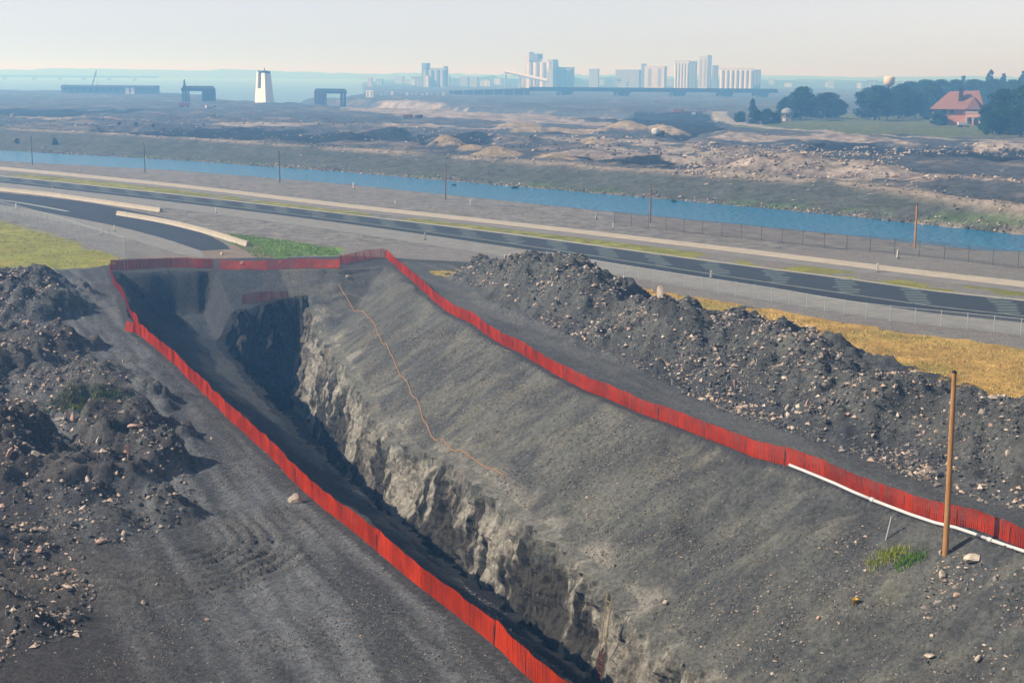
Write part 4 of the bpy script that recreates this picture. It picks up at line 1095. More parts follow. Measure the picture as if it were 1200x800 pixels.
# loose rubble too small to count
def ico():
    v = np.array([(1, 0, 0), (-1, 0, 0), (0, 1, 0), (0, -1, 0), (0, 0, 1), (0, 0, -1)], float)
    f = np.array([(0, 2, 4), (2, 1, 4), (1, 3, 4), (3, 0, 4), (2, 0, 5), (1, 2, 5), (3, 1, 5), (0, 3, 5)])
    return v, f
def rubble(name, pts, smin, smax, seed, cols, power=2.5, zf=h_grid, parent=None):
    r = np.random.default_rng(seed); v0, f0 = ico(); n = len(pts); P = np.array(pts)
    size = smin + (smax - smin) * r.random(n) ** power
    V = v0[None] * (1 + r.uniform(-.45, .3, (n, 6, 3)))
    ang = r.uniform(0, 6.28, n); ca, sa = np.cos(ang), np.sin(ang); sx = r.uniform(.7, 1.2, n); sy = r.uniform(.6, 1, n); sz = r.uniform(.45, .8, n)
    X = V[..., 0] * sx[:, None]; Y = V[..., 1] * sy[:, None]; Zz = V[..., 2] * sz[:, None]
    tx = r.uniform(-.5, .5, n)[:, None]; Y, Zz = Y * np.cos(tx) - Zz * np.sin(tx), Y * np.sin(tx) + Zz * np.cos(tx)
    X, Y = X * ca[:, None] - Y * sa[:, None], X * sa[:, None] + Y * ca[:, None]
    k = (size * .5)[:, None]
    z = zf(P[:, 0], P[:, 1]) + size * .1
    VV = np.stack([X * k + P[:, :1], Y * k + P[:, 1:2], Zz * k + z[:, None]], -1).reshape(-1, 3)
    FF = (f0[None] + (np.arange(n) * 6)[:, None, None]).reshape(-1, 3)
    cc = np.array(cols)[r.integers(0, len(cols), n)] * r.uniform(.65, 1.2, (n, 1))
    return link(name, mesh_np(name, VV, FF, False, np.repeat(cc, 6, 0)), mat('rubble_stone', (.3, .3, .3), 1.0, .2, 3, attr='Col'), kind='stuff', parent=parent)
PC = [lin(206, 180, 160), lin(222, 202, 184), lin(160, 146, 136), lin(186, 164, 144)]; GC = [lin(100, 98, 96), lin(84, 84, 86), lin(122, 116, 108)]
G3 = [lin(120, 118, 113), lin(98, 98, 100), lin(142, 136, 126), lin(82, 82, 86)]
rubble('rubble', scatter(Z_LEFT, 5000, 31), .08, .5, 41, PC * 2 + G3, 3)
rubble('rubble', scatter(Z_BL, 1200, 32), .06, .4, 42, PC + GC, 3)
rubble('rubble', scatter(Z_RIDGE, 12000, 33), .08, .56, 43, PC + G3, 2.8)
rubble('rubble', scatter(Z_CORNER, 700, 34), .05, .28, 44, PC + GC, 3)
rubble('gravel', scatter(Z_SLOPE, 26000, 35), .05, .18, 45, G3 * 3 + PC[2:] + [lin(160, 150, 134)] * 2, 2)
Z_LOW = gl([(640, 640), (800, 690), (1010, 690), (1020, 760), (960, 830), (840, 800), (760, 740)], -4)
rubble('gravel', scatter(Z_LOW, 900, 39), .06, .26, 49, PC + G3, 3)
rubble('gravel', scatter(Z_TRACK, 14000, 36), .05, .13, 46, G3 * 4 + PC[2:], 2)
rubble('clods', scatter(Z_RIDGE, 14000, 37), .08, .34, 47, G3, 2)
rubble('clods', scatter(Z_LEFT, 7000, 38), .08, .34, 48, G3, 2)

# ================================================================== grass
def grass(name, pts, h0, h1, w, cols, seed, zf=h_grid, lean=.5, per=4, **props):
    r = np.random.default_rng(seed); P = np.repeat(np.array(pts), per, 0) ; n = len(P)
    P = P + r.normal(0, w * 3, (n, 2)); z = zf(P[:, 0], P[:, 1]); a = r.uniform(0, 6.28, n); h = r.uniform(h0, h1, n)
    dx, dy = np.cos(a) * w, np.sin(a) * w; l = r.uniform(-lean, lean, (n, 2)) * h[:, None]
    V = np.stack([np.c_[P[:, 0] - dx, P[:, 1] - dy, z - .02], np.c_[P[:, 0] + dx, P[:, 1] + dy, z - .02], np.c_[P + l, z + h]], 1).reshape(-1, 3)
    cc = np.array(cols)[r.integers(0, len(cols), n)] * r.uniform(.7, 1.25, (n, 1))
    return link(name, mesh_np(name, V, np.arange(3 * n).reshape(-1, 3), False, np.repeat(cc, 3, 0)), mat('grass_blades', (.1, .1, .03), 1.0, .15, 1, attr='Col'), kind='stuff', **props)
Z_YF = [p for p in P_YELLOW]
def scat_plain(poly, n, seed, cond=None):
    r = np.random.default_rng(seed); xs = [p[0] for p in poly]; ys = [p[1] for p in poly]; x = r.uniform(min(xs), max(xs), n * 3); y = r.uniform(min(ys), max(ys), n * 3)
    m = inpoly(x, y, poly)
    if cond is not None: m &= cond(x, y)
    return list(zip(x[m], y[m]))[:n]
grass('dry_grass', scat_plain(Z_YF, 8000, 51, lambda x, y: h_grid(x, y) < .3), .06, .22, .04, [lin(238, 204, 120), lin(248, 218, 140), lin(206, 176, 104), lin(180, 172, 98), lin(150, 152, 84)], 61)
grass('field_grass', scat_plain(P_GREEN_L, 8000, 52), .05, .18, .04, [lin(184, 186, 92), lin(204, 192, 104), lin(158, 170, 84)], 62)
grass('verge_grass', scat_plain(P_GREEN_R, 2500, 53), .05, .18, .04, [lin(140, 176, 88), lin(122, 160, 78), lin(164, 182, 100)], 63)
def tuft(a, b, sx, n, seed, label, cols):
    x, y, z = ray_site(a, b); r = np.random.default_rng(seed)
    pts_ = np.c_[x + np.clip(r.normal(0, sx * 1.15, n), -1.7 * sx, 1.7 * sx), y + np.clip(r.normal(0, sx * .55, n), -sx * .9, sx * .9)]
    g = grass('grass_tuft', pts_, .06, .24, .022, cols, seed, per=6, label=label, category='grass')
    del g['kind']; g['label'] = label; g['category'] = 'grass'
tuft(1040, 651, .5, 130, 71, 'low yellow green grass clump on the slope below the tall pole', [lin(171, 182, 52), lin(130, 156, 52), lin(195, 195, 65)])
tuft(1068, 656, .4, 120, 72, 'darker green grass clump closest to the foot of the tall pole', [lin(117, 156, 52), lin(98, 135, 46)])
tuft(70, 474, .9, 160, 73, 'dull green weed clump on the left spoil heap', [lin(119, 130, 62), lin(98, 117, 57)])
tuft(97, 469, .7, 160, 74, 'yellow green weed clump on top of the left spoil heap', [lin(189, 189, 65), lin(156, 171, 62)])
tuft(125, 473, .9, 160, 75, 'fresh green weed clump on the right shoulder of the left spoil heap', [lin(124, 158, 57), lin(104, 140, 52)])
# ================================================================== trees
M_BARK = mat('bark', lin(72, 60, 50), 0.95, 0.2, 2)
M_LEAF = mat('foliage', (.05, .08, .03), 0.9, 0.25, 0.6, attr='Col', rnd=0.18)
def leaf_cloud(clumps, n, size, seed, base=(.012, .040, .016)):
    r = np.random.default_rng(seed); V = []; C = []
    for (c, rad) in clumps:
        m = max(8, int(n * rad[0] * rad[2]))
        d = r.normal(size=(m, 3)); d /= np.linalg.norm(d, axis=1)[:, None]
        p = np.array(c) + d * np.array(rad) * (r.random((m, 1)) ** .45)
        a = r.normal(size=(m, 3)); a /= np.linalg.norm(a, axis=1)[:, None]; b = np.cross(a, r.normal(size=(m, 3))); b /= np.linalg.norm(b, axis=1)[:, None]
        s_ = size * r.uniform(.6, 1.3, (m, 1))
        V.append(np.stack([p - a * s_, p + b * s_ * .6, p + a * s_, p - b * s_ * .6], 1))
        col = np.array(base) * r.uniform(.6, 1.5) * r.uniform(.75, 1.25, (m, 1)); C.append(np.repeat(col, 4, 0))
    V = np.concatenate(V); C = np.concatenate(C); k = len(V)
    return mesh_np('crown', V.reshape(-1, 3), np.arange(4 * k).reshape(-1, 4), False, C)
def tree_proto(seed, kind):
    """unit tree: 1 high; crown half width about 0.36"""
    r = random.Random(seed); tr = MB(); clumps = []
    tr.path([(0, 0, -.03), (.01, 0, .15), (.0, .01, .4), (.01, .02, .7)], [.028, .022, .016, .006], 8)
    if kind == 'tall': zs, wmax, n = (.2, .98), .17, 22
    elif kind == 'shrub': zs, wmax, n = (.08, .95), .5, 16
    else: zs, wmax, n = (.12, .97), .40, 34
    for k in range(n):
        f = (k + r.random()) / n; z = zs[0] + (zs[1] - zs[0]) * f
        prof = math.sin(math.pi * min(1, .16 + .84 * f) ** .8) ** .6 if kind != 'tall' else (1 - f * .6)
        a = r.uniform(0, 6.28); q = wmax * prof * r.uniform(.35, .85)
        rad = wmax * r.uniform(.26, .44)
        c = (q * math.cos(a), q * math.sin(a), min(z, .99 - rad * .7)); clumps.append((c, (rad, rad, rad * .75)))
        if k % 3 == 0: tr.path([(0, 0, max(.12, z * .55)), (c[0] * .5, c[1] * .5, z * .8), c], [.012, .007, .003], 5)
    for k in range(6): clumps.append(((r.uniform(-.1, .1), r.uniform(-.1, .1), r.uniform(.35, .75)), (wmax * .5, wmax * .5, .16)))
    return tr.mesh('trunk'), leaf_cloud(clumps, {'tall': 30000, 'shrub': 5000, 'round': 22000}[kind], .02 if kind != 'shrub' else .045, seed)
PROTO = {k: [tree_proto(100 * i + j, k) for j in range(n)] for i, (k, n) in enumerate((('round', 4), ('tall', 2), ('shrub', 3)))}
for k in PROTO.values():
    for t_, c_ in k: t_.materials.append(M_BARK); c_.materials.append(M_LEAF)
def tree(px, pyb, pyt, wpx, label, kind='round', group=None, zg=2.5, name='tree', cat_='tree'):
    x, y = gp(px, pyb, zg); z = hz(x, y)
    top = at(px, pyt, y); bot = at(px, pyb, y); h = (top - bot).length
    w = wpx * 1.16 * y / FOC
    t_, c_ = random.choice(PROTO[kind]); r = empty(name, (x, y, z - .1), random.uniform(0, 6.28), label=label, category=cat_, group=group)
    k = {'round': .84, 'tall': .46, 'shrub': 1.2}[kind]
    r.scale = (w / k, w / k, h)
    link('trunk', t_, parent=r); link('crown', c_, parent=r)
for a in [(938, 141, 101, 36, 'broad dark tree beside the pale kiosk, left of the gap'), (969, 139, 107, 40, 'round dark tree on the lawn right beside another, white shed behind')]: tree(*a)
tree(921, 139, 113, 22, 'smaller tree tucked against the broad dark tree by the kiosk')
tree(1025, 141, 99, 44, 'dark spreading tree between the gap in the trees and the water tower stem')
tree(1053, 139, 97, 40, 'dark spreading tree between the water tower stem and the wood')
for a in [(1064, 134, 95, 30), (1082, 133, 93, 34), (1100, 132, 93, 34), (1118, 131, 92, 34), (1137, 131, 92, 36), (1160, 132, 92, 36), (1185, 134, 93, 38), (1210, 135, 92, 40), (1072, 131, 97, 26), (1148, 128, 94, 34), (1056, 137, 99, 28), (1091, 137, 97, 30), (1073, 139, 108, 26)]:
    tree(*a, 'tree in the dense wood behind the red roofed house', group='wood behind the house')
for a in [(1172, 157, 104, 42, 'tall dense tree directly beside the right gable of the house'), (1196, 160, 99, 48, 'tallest broad tree of the clump beside the house'), (1158, 153, 121, 26, 'low tree against the right corner of the house'), (1183, 156, 118, 40, 'middle-height tree inside the clump beside the house'), (1222, 160, 98, 50, 'broad outermost tree of the clump beside the house'), (1163, 158, 128, 24, 'lowest bushy tree at the lawn edge of the clump beside the house')]:
    tree(*a, group='trees beside the house')
for a in [(1158, 128, 81, 12), (1173, 128, 86, 13), (1196, 129, 83, 14), (1126, 128, 88, 11)]: tree(*a, 'slender tall tree rising above the wood', 'tall', 'slender trees above the wood')
for a in [(868, 144, 131, 18), (885, 146, 127, 20), (899, 146, 127, 22), (911, 146, 130, 16), (881, 140, 116, 12)]: tree(*a, 'bush in the thicket left of the pale kiosk', 'shrub', 'thicket left of the kiosk', name='bush', cat_='bush')
tree(1100, 147, 128, 26, 'rounded bush hiding the left corner of the red roofed house', 'shrub', name='bush', cat_='bush'); tree(1086, 141, 131, 12, 'small bush on the lawn left of the house', 'shrub', name='bush', cat_='bush')
for a, b, s_ in [(532, 213, 1.5), (603, 216, 1.6), (505, 211, .9), (20, 172, 1.4), (64, 174, 1.6), (360, 203, 1.3), (270, 194, 1), (790, 231, 1.5), (805, 233, 1.3), (775, 229, 1.2), (820, 234, 1.1), (908, 218, 1.6), (455, 206, 1), (690, 223, 1.0), (140, 160, 1.1), (160, 161, 1.2), (180, 163, 1.1)]:
    x, y = gp(a, b - 5, .4); z = hz(x, y); t_, c_ = random.choice(PROTO['shrub'])
    r = empty('bush', (x, y, z - .05), random.uniform(0, 6.28), label='small green bush growing on the far canal bank', category='bush', group='bushes on the far canal bank'); r.scale = (s_ * 1.35, s_ * 1.35, s_ * 1.2)
    link('trunk', t_, parent=r); link('crown', c_, parent=r)

# ================================================================== red roofed house
M_BRICK = mat('orange_brick', lin(216, 150, 118), 0.9, 0.15, 1.5); M_ROOF = mat('red_roof_tile', lin(158, 112, 90), 0.85, 0.2, 1.2, 0.05, 3); M_DKCH = mat('dark_chimney_brick', lin(74, 56, 54), .9, .2, 2)
M_GLASS = mat('dark_window_glass', lin(34, 42, 52), .15, .05); M_TRIM = mat('cream_trim', lin(214, 200, 180), .8, .1)
hx, hy = gp(1127, 147, 2.5); hzz = hz(hx, hy)
K = hy / FOC                                           # metres per photograph pixel at the house
house = empty('house', (hx, hy + 6, hzz), math.radians(-20), label='large brick house with steep red hipped roof and dark chimney', category='house')
W, Dp, E_, R_ = 53 * K, 13, 19 * K, 38 * K
mb = MB(); mb.box((0, 0, E_ / 2), (W, Dp, E_)); mb.build('wall', M_BRICK, house)
mb = MB(); o_ = 1.4
mb.add([(-W / 2 - o_, -Dp / 2 - o_, E_ - .3), (W / 2 + o_, -Dp / 2 - o_, E_ - .3), (W / 2 + o_, Dp / 2 + o_, E_ - .3), (-W / 2 - o_, Dp / 2 + o_, E_ - .3), (-W / 2 + 5.2, 0, R_), (W / 2 - 1.5, 0, R_ + .6)], [(0, 1, 5, 4), (1, 2, 5), (2, 3, 4, 5), (3, 0, 4), (3, 2, 1, 0)])
roof = mb.build('roof', M_ROOF, house)
mb = MB(); mb.box((1.0, -Dp / 2 + 2.6, 6.9), (1.6, 1.4, 13.6)); mb.box((1.0, -Dp / 2 + 2.6, 13.85), (1.9, 1.7, .35)); mb.build('chimney', M_DKCH, roof)
mb = MB(); mb.add([(3.2, -Dp / 2 - 2.6, E_ - .2), (9.0, -Dp / 2 - 2.6, E_ - .2), (6.1, -Dp / 2 - 2.6, E_ + 4.4), (3.2, 0, E_ - .2), (9.0, 0, E_ - .2), (6.1, 0, E_ + 4.4)], [(0, 1, 2), (0, 2, 5, 3), (1, 4, 5, 2), (3, 4, 1, 0)]); mb.build('gable', M_ROOF, roof)
mb = MB(); mb.box((6.1, -Dp / 2 - 1.1, E_ * .42), (5.6, 2.6, E_ * .84)); mb.build('front_wing', mat('pale_brick', lin(232, 178, 146), .9, .12, 1.5), house)
def arch(x, w, h, y):
    pts_ = [(-w / 2, 0), (w / 2, 0), (w / 2, h - w / 2)] + [(w / 2 * math.cos(t), h - w / 2 + w / 2 * math.sin(t)) for t in np.linspace(0.3, math.pi - .3, 6)] + [(-w / 2, h - w / 2)]
    M = Matrix.Translation((x, y, .3)) @ Matrix.Rotation(math.pi / 2, 4, 'Z')
    mb = MB(); mb.prism([(-u, v) for u, v in pts_], None, .14, M); win = mb.build('window', M_GLASS, house)
    mb = MB(); mb.box((x, y - .1, h + .45), (w + .5, .12, .22)); mb.build('lintel', M_TRIM, win)
arch(-4.6, 2.8, 3.3, -Dp / 2 - .04); arch(-8, 1.6, 2.6, -Dp / 2 - .04); arch(4.9, 1.6, 2.8, -Dp / 2 - 2.44); arch(7.3, 1.6, 2.8, -Dp / 2 - 2.44)
for k in (-7.6, -4.6, -1.8):
    mb = MB(); mb.box((k, -Dp / 2 - .04, 5.1), (1.3, .12, 1.5)); w_ = mb.build('window', M_GLASS, house); mb = MB(); mb.box((k, -Dp / 2 - .12, 4.25), (1.7, .2, .16)); mb.build('sill', M_TRIM, w_)
mb = MB(); mb.box((6.1, -Dp / 2 - 2.46, E_ * .84 - .3), (5.9, .2, .5)); mb.build('cornice', M_TRIM, house)

# ================================================================== vehicles (a few pixels each)
M_TYRE = mat('tyre_rubber', lin(30, 30, 32), .9, .1); M_VGL = M_GLASS
def truck(px, py, label, col, zg=2.5, rz=0.0, s=1.0, group='vehicles on the far works'):
    x, y = gp(px, py, zg); m = mat('vehicle_paint_%d_%d_%d' % col, lin(*col), .5, .05)
    r = empty('truck', (x, y, hz(x, y)), rz, label=label, category='truck', group=group); r.scale = (s, s, s)
    mb = MB(); mb.box((-.9, 0, 1.75), (4.2, 2.3, 1.5), top=1.06); mb.build('bed', m, r)
    mb = MB(); mb.box((2.2, 0, 1.6), (1.7, 2.2, 1.9), top=.86); cb = mb.build('cab', m, r)
    mb = MB(); mb.box((3.05, 0, 2.0), (.12, 1.7, .7)); mb.box((2.2, -1.06, 2.05), (1.0, .1, .6)); mb.build('windscreen', M_VGL, cb)
    mb = MB(); mb.box((0, 0, .85), (6.0, 1.0, .3)); mb.build('chassis', M_TYRE, r)
    for wx_ in (-2.2, -1.0, 2.2):
        for wy in (-1, 1):
            mb = MB(); mb.tube((wx_, wy * .95 - .16, .5), (wx_, wy * .95 + .16, .5), .5, .5, 12); mb.build('wheel', M_TYRE, r)
truck(478, 139, 'faded red truck on the gravel beside the new channel', (190, 84, 76), s=.62)
truck(491, 139, 'brown truck standing just behind a faded red one', (96, 70, 66), s=.6, rz=1.0)
truck(216, 126, 'red truck below the left end of the dark gantry', (186, 70, 60), s=.85)
truck(247, 127, 'white truck below the right block of the dark gantry', (226, 214, 204), s=.85, rz=.6)
truck(795, 131, 'orange truck on the ground below the long viaduct', (206, 116, 90), s=.9)
truck(813, 133, 'white truck on the dirt near the bend of the pale track', (220, 210, 200), s=.7, rz=1.4)
truck(1129, 149.5, 'white van parked on the lawn in front of the red roofed house', (236, 232, 226), s=.7, group=None)
# white mixer drum with its dark chassis
x, y = gp(769, 159, 2.5); r = empty('tank_trailer', (x, y, hz(x, y)), .5, label='round white tank trailer with dark chassis on the excavated flat', category='trailer'); r.scale = (.72, .72, .72)
mb = MB(); mb.tube((-1.6, -1.2, 2.1), (.8, 1.0, 2.1), 1.5, 1.5, 18); mb.tube((-1.6, -1.2, 2.1), (-1.95, -1.5, 2.1), 1.5, .9, 18); mb.build('tank', mat('white_tank', lin(238, 234, 226), .5, .05), r, smooth=False)
mb = MB(); mb.box((1.6, .6, .9), (5.5, 2.2, .5), .4); mb.build('chassis', M_TYRE, r)
mb = MB(); mb.box((3.7, 1.3, 1.5), (2.0, 2.0, 1.6), .4, .85); mb.build('cab', mat('dark_cab', lin(50, 50, 60), .6, .1), r)
for k in (-.8, .9, 3.6):
    mb = MB(); mb.tube((k, -1.0 + k * .4, .5), (k + .1, -1.35 + k * .4, .5), .5, .5, 12); mb.build('wheel', M_TYRE, r)

# ================================================================== white tower on the far channel
M_TOW = mat('white_tower_concrete', (.62, .59, .55), .85, .08, .5); M_TOWD = mat('steelwork_and_bay_shade', lin(70, 74, 80), .7, .1, 1)
D = 860; b = at(310, 127, D); t_ = at(310, 83, D); zb = hz(b.x, b.y); Ht = t_.z - zb; k = D / FOC
tw = empty('tower', (b.x, b.y, zb), math.radians(-34), label='tall tapering white concrete tower with dark open upper bay', category='tower')
def frus(mb, x0, x1, y0, y1, z0, z1, tp):
    cx_, cy_ = (x0 + x1) / 2, (y0 + y1) / 2
    f = lambda x, s_: x * s_
    mb.add([(x0 * tp[0], y0 * tp[0], z0), (x1 * tp[0], y0 * tp[0], z0), (x1 * tp[0], y1 * tp[0], z0), (x0 * tp[0], y1 * tp[0], z0), (x0 * tp[1], y0 * tp[1], z1), (x1 * tp[1], y0 * tp[1], z1), (x1 * tp[1], y1 * tp[1], z1), (x0 * tp[1], y1 * tp[1], z1)], [(0, 3, 2, 1), (4, 5, 6, 7), (0, 1, 5, 4), (1, 2, 6, 5), (2, 3, 7, 6), (3, 0, 4, 7)])
w = 8.8 * k
mb = MB(); frus(mb, -w, w, -w * .8, w * .8, -.5, Ht * .47, (1, .86)); mb.build('base_block', M_TOW, tw)
mb = MB(); frus(mb, -w, -w * .62, -w * .8, w * .8, Ht * .47, Ht * .97, (.86, .70)); mb.build('pillar', M_TOW, tw)
mb = MB(); frus(mb, w * .1, w, -w * .8, w * .8, Ht * .47, Ht * .93, (.86, .70)); mb.build('pillar', M_TOW, tw)
mb = MB(); frus(mb, -w * .62, w * .1, -w * .35, w * .8, Ht * .47, Ht * .95, (.86, .72)); mb.build('bay_shade_panel', M_TOWD, tw)  # dark panel paints the shade inside the open bay
mb = MB(); mb.box((-w * .2, 0, Ht * .97), (w * .95, w * .9, Ht * .06)); mb.build('cap', M_TOWD, tw); mb = MB(); mb.tube((w * .15, 0, Ht * .9), (w * .15, 0, Ht * 1.1), .35, .12, 6); mb.build('mast', M_TOWD, tw)
mb = MB(); mb.box((w * .62, 0, Ht * .95), (.9, w * 1.0, Ht * .07)); mb.build('parapet', M_TOWD, tw)

# ================================================================== portal gantries, shed, crane
M_GAN = mat('dark_blue_grey_steel', lin(66, 72, 84), .8, .1, .5)
def gantry(pxs, ytop, ybase, D, label, block_right=True, tall=True, pinkish=False):
    b0 = at(pxs[0], ybase, D); b1 = at(pxs[1], ybase, D); tp = at(pxs[0], ytop, D); k = D / FOC; W_ = b1.x - b0.x; z0 = hz(b0.x, D); H_ = tp.z - z0
    g = empty('gantry', (b0.x, D, z0), label=label, category='gantry', group='portal gantries by the far channel')
    for f in ((.06, .16) if block_right else (.85, .95)):
        for yy in (-3, 3): mb = MB(); mb.box((W_ * f, yy, H_ / 2), (.9, .9, H_)); mb.build('leg', M_GAN, g)
    mb = MB(); mb.box((W_ / 2, 0, H_ - 1), (W_, 5, 2.0)); mb.box((W_ / 2, 0, H_ + .6), (W_ * .96, .3, 1.0)); mb.build('beam', M_GAN, g)
    mb = MB(); mb.box((W_ * (.82 if block_right else .18), 0, H_ * .5 - .2), (W_ * .34, 8, H_ - 2.2)); mb.build('block', M_GAN if not pinkish else mat('dull_pink_block', lin(140, 116, 116), .9, .1), g)
    for q in range(3): mb = MB(); mb.box((W_ * (.70 + q * .11 if block_right else .06 + q * .11), -4.1, H_ * .5), (W_ * .03, .3, H_ - 2.6)); mb.build('buttress', M_GAN, g)
    if tall: mb = MB(); mb.box((W_ * .08, 0, H_ + 2.5), (1.6, 1.6, 5), top=.3); mb.build('winch_tower', M_GAN, g)
gantry((214, 252), 103, 126, 870, 'dark portal gantry with winch tower and solid right block', True, True)
gantry((369, 406), 106, 123, 930, 'dark portal gantry with pinkish left block and low deck', False, False, True)
D = 1150; b = at(130, 114, D); z0 = hz(b.x, D); k = D / FOC
sh = empty('long_shed', (b.x, D, z0), label='long low dark shed with two white doors near the crane', category='building')
mb = MB(); mb.box((0, 0, 2.75), (108 * k, 14, 5.5)); mb.build('wall', mat('grey_shed_wall', lin(110, 116, 122), .9, .15, .1), sh)
mb = MB(); mb.add([(-55 * k, -8, 5.503), (55 * k, -8, 5.503), (55 * k, 8, 5.503), (-55 * k, 8, 5.503), (-55 * k, 0, 6.9), (55 * k, 0, 6.9)], [(0, 1, 5, 4), (2, 3, 4, 5), (0, 4, 3), (1, 2, 5)]); mb.build('roof', mat('dark_roof', lin(58, 62, 70), .9, .1), sh)
for q in (22, 28): mb = MB(); mb.box((q * k, -7.1, 2.6), (4.2 * k, .3, 5)); mb.build('door', M_TOW, sh)
for q in range(9): mb = MB(); mb.box((-50 * k + q * 7.5 * k, -7.06, 3.4), (2.6 * k, .2, 1.6)); mb.build('window', M_GLASS, sh)
D = 1220; b = at(106, 108, D); z0 = hz(b.x, D); cr = empty('crane', (b.x, D, z0), label='crane with long thin boom raised behind the long shed', category='crane')
mb = MB(); mb.box((0, 0, 1), (8, 4, 1.6)); mb.build('crawler', M_TYRE, cr); mb = MB(); mb.box((-1, 0, 3.6), (6, 4, 3.4), top=.9); mb.build('cab', M_GAN, cr)
e = at(113, 83, D) - Vector((b.x, D, z0)); mb = MB()
for dx, dy in ((-.5, -.5), (.5, -.5), (0, .6)): mb.tube((1 + dx, dy, 3), (e.x + dx * .3, dy * .3, e.z), .22, .16, 5)
for q in range(12):
    f = q / 12; f2 = (q + 1) / 12; mb.tube((1 - .5 + (e.x - 1) * f, -.5, 3 + (e.z - 3) * f), (1 + .5 + (e.x - 1) * f2, -.3, 3 + (e.z - 3) * f2), .1, .1, 4)
mb.build('boom', M_GAN, cr)
mb = MB(); mb.tube((e.x, 0, e.z), (e.x + .2, 0, 7), .06, .06, 4); mb.box((e.x + .2, 0, 6.6), (.6, .6, .9)); mb.build('hook', M_GAN, cr)

# ================================================================== long viaduct
M_VIA = mat('blue_grey_viaduct', lin(48, 54, 62), .85, .12, .3); M_VIAP = mat('pale_viaduct_pier', lin(176, 170, 162), .9, .1, .3)
D = 1250; v0 = at(620, 106, D); v1 = at(910, 107, D); k = D / FOC; ztop = at(760, 104.5, D).z; zg = hz(at(760, 115, D).x, D)
via = empty('viaduct', ((v0.x + v1.x) / 2, D, zg), label='long low road viaduct on broad piers in front of the grain silos', category='bridge')
o = via.location; L = v1.x - v0.x
mb = MB(); mb.box((0, 0, ztop - zg - 1.3), (L, 12, 2.4)); mb.build('deck', M_VIA, via)
for yy in (-6.2, 6.2): mb = MB(); mb.box((0, yy, ztop - zg + .45), (L, .3, 1.0)); mb.build('parapet', M_VIA, via)
for a in (664, 731, 796, 851, 893):
    x = at(a, 110, D).x - o.x; hh = ztop - zg - 2.5; mb = MB(); mb.add([(x - 3, -5, -1), (x + 3, -5, -1), (x + 3, 5, -1), (x - 3, 5, -1), (x - 5.5, -5.5, hh), (x + 5.5, -5.5, hh), (x + 5.5, 5.5, hh), (x - 5.5, 5.5, hh)], [(0, 1, 5, 4), (1, 2, 6, 5), (2, 3, 7, 6), (3, 0, 4, 7), (0, 3, 2, 1), (4, 5, 6, 7)]); mb.build('pier', M_VIA, via)
    mb = MB(); mb.add([(x - 9.5, -2, -1), (x - 6, -2, -1), (x - 6, 3, hh * .95), (x - 8, 3, hh * .95)], [(0, 1, 2, 3)]); mb.box((x - 7.2, 1, hh * .4), (3.4, 5, hh * .9), top=.7); mb.build('abutment', M_VIAP, via)
a0 = at(526, 116, D).x - o.x; mb = MB(); a1 = -L / 2 - .05; hh = ztop - zg
mb.add([(a0, -7, -1), (a1, -7, -1), (a1, 7, -1), (a0, 7, -1), (a0, -6, hh * .55), (a1, -6, hh * .98), (a1, 6, hh * .98), (a0, 6, hh * .55)], [(0, 1, 5, 4), (1, 2, 6, 5), (2, 3, 7, 6), (3, 0, 4, 7), (0, 3, 2, 1), (4, 5, 6, 7)]); mb.build('ramp', M_VIA, via)
for q in range(8): mb = MB(); mb.box((a0 + (a1 - a0) * (q + .5) / 8, -6.9, hh * .35), (.8, .6, hh * .6)); mb.build('buttress', M_VIAP, via)

# far faint bridge over the lake
M_HAZB = mat('grey_far_bridge', lin(120, 124, 128), .9, .08, .1)
D = 3400; v0 = at(-80, 88, D); v1 = at(185, 89.5, D); zt = v0.z; br = empty('lake_bridge', ((v0.x + v1.x) / 2, D, -3), label='faint long bridge over the lake at the hazy horizon', category='bridge'); o = br.location; L = v1.x - v0.x
mb = MB(); mb.box((0, 0, zt + 2), (L, 12, 5)); mb.build('deck', M_HAZB, br)
for a in (-60, -20, 5, 40, 70, 98, 128, 158): mb = MB(); mb.box((at(a, 92, D).x - o.x, 0, (zt + 1) / 2 - 1), (8, 10, zt + 1.5), top=.7); mb.build('pier', M_HAZB, br)

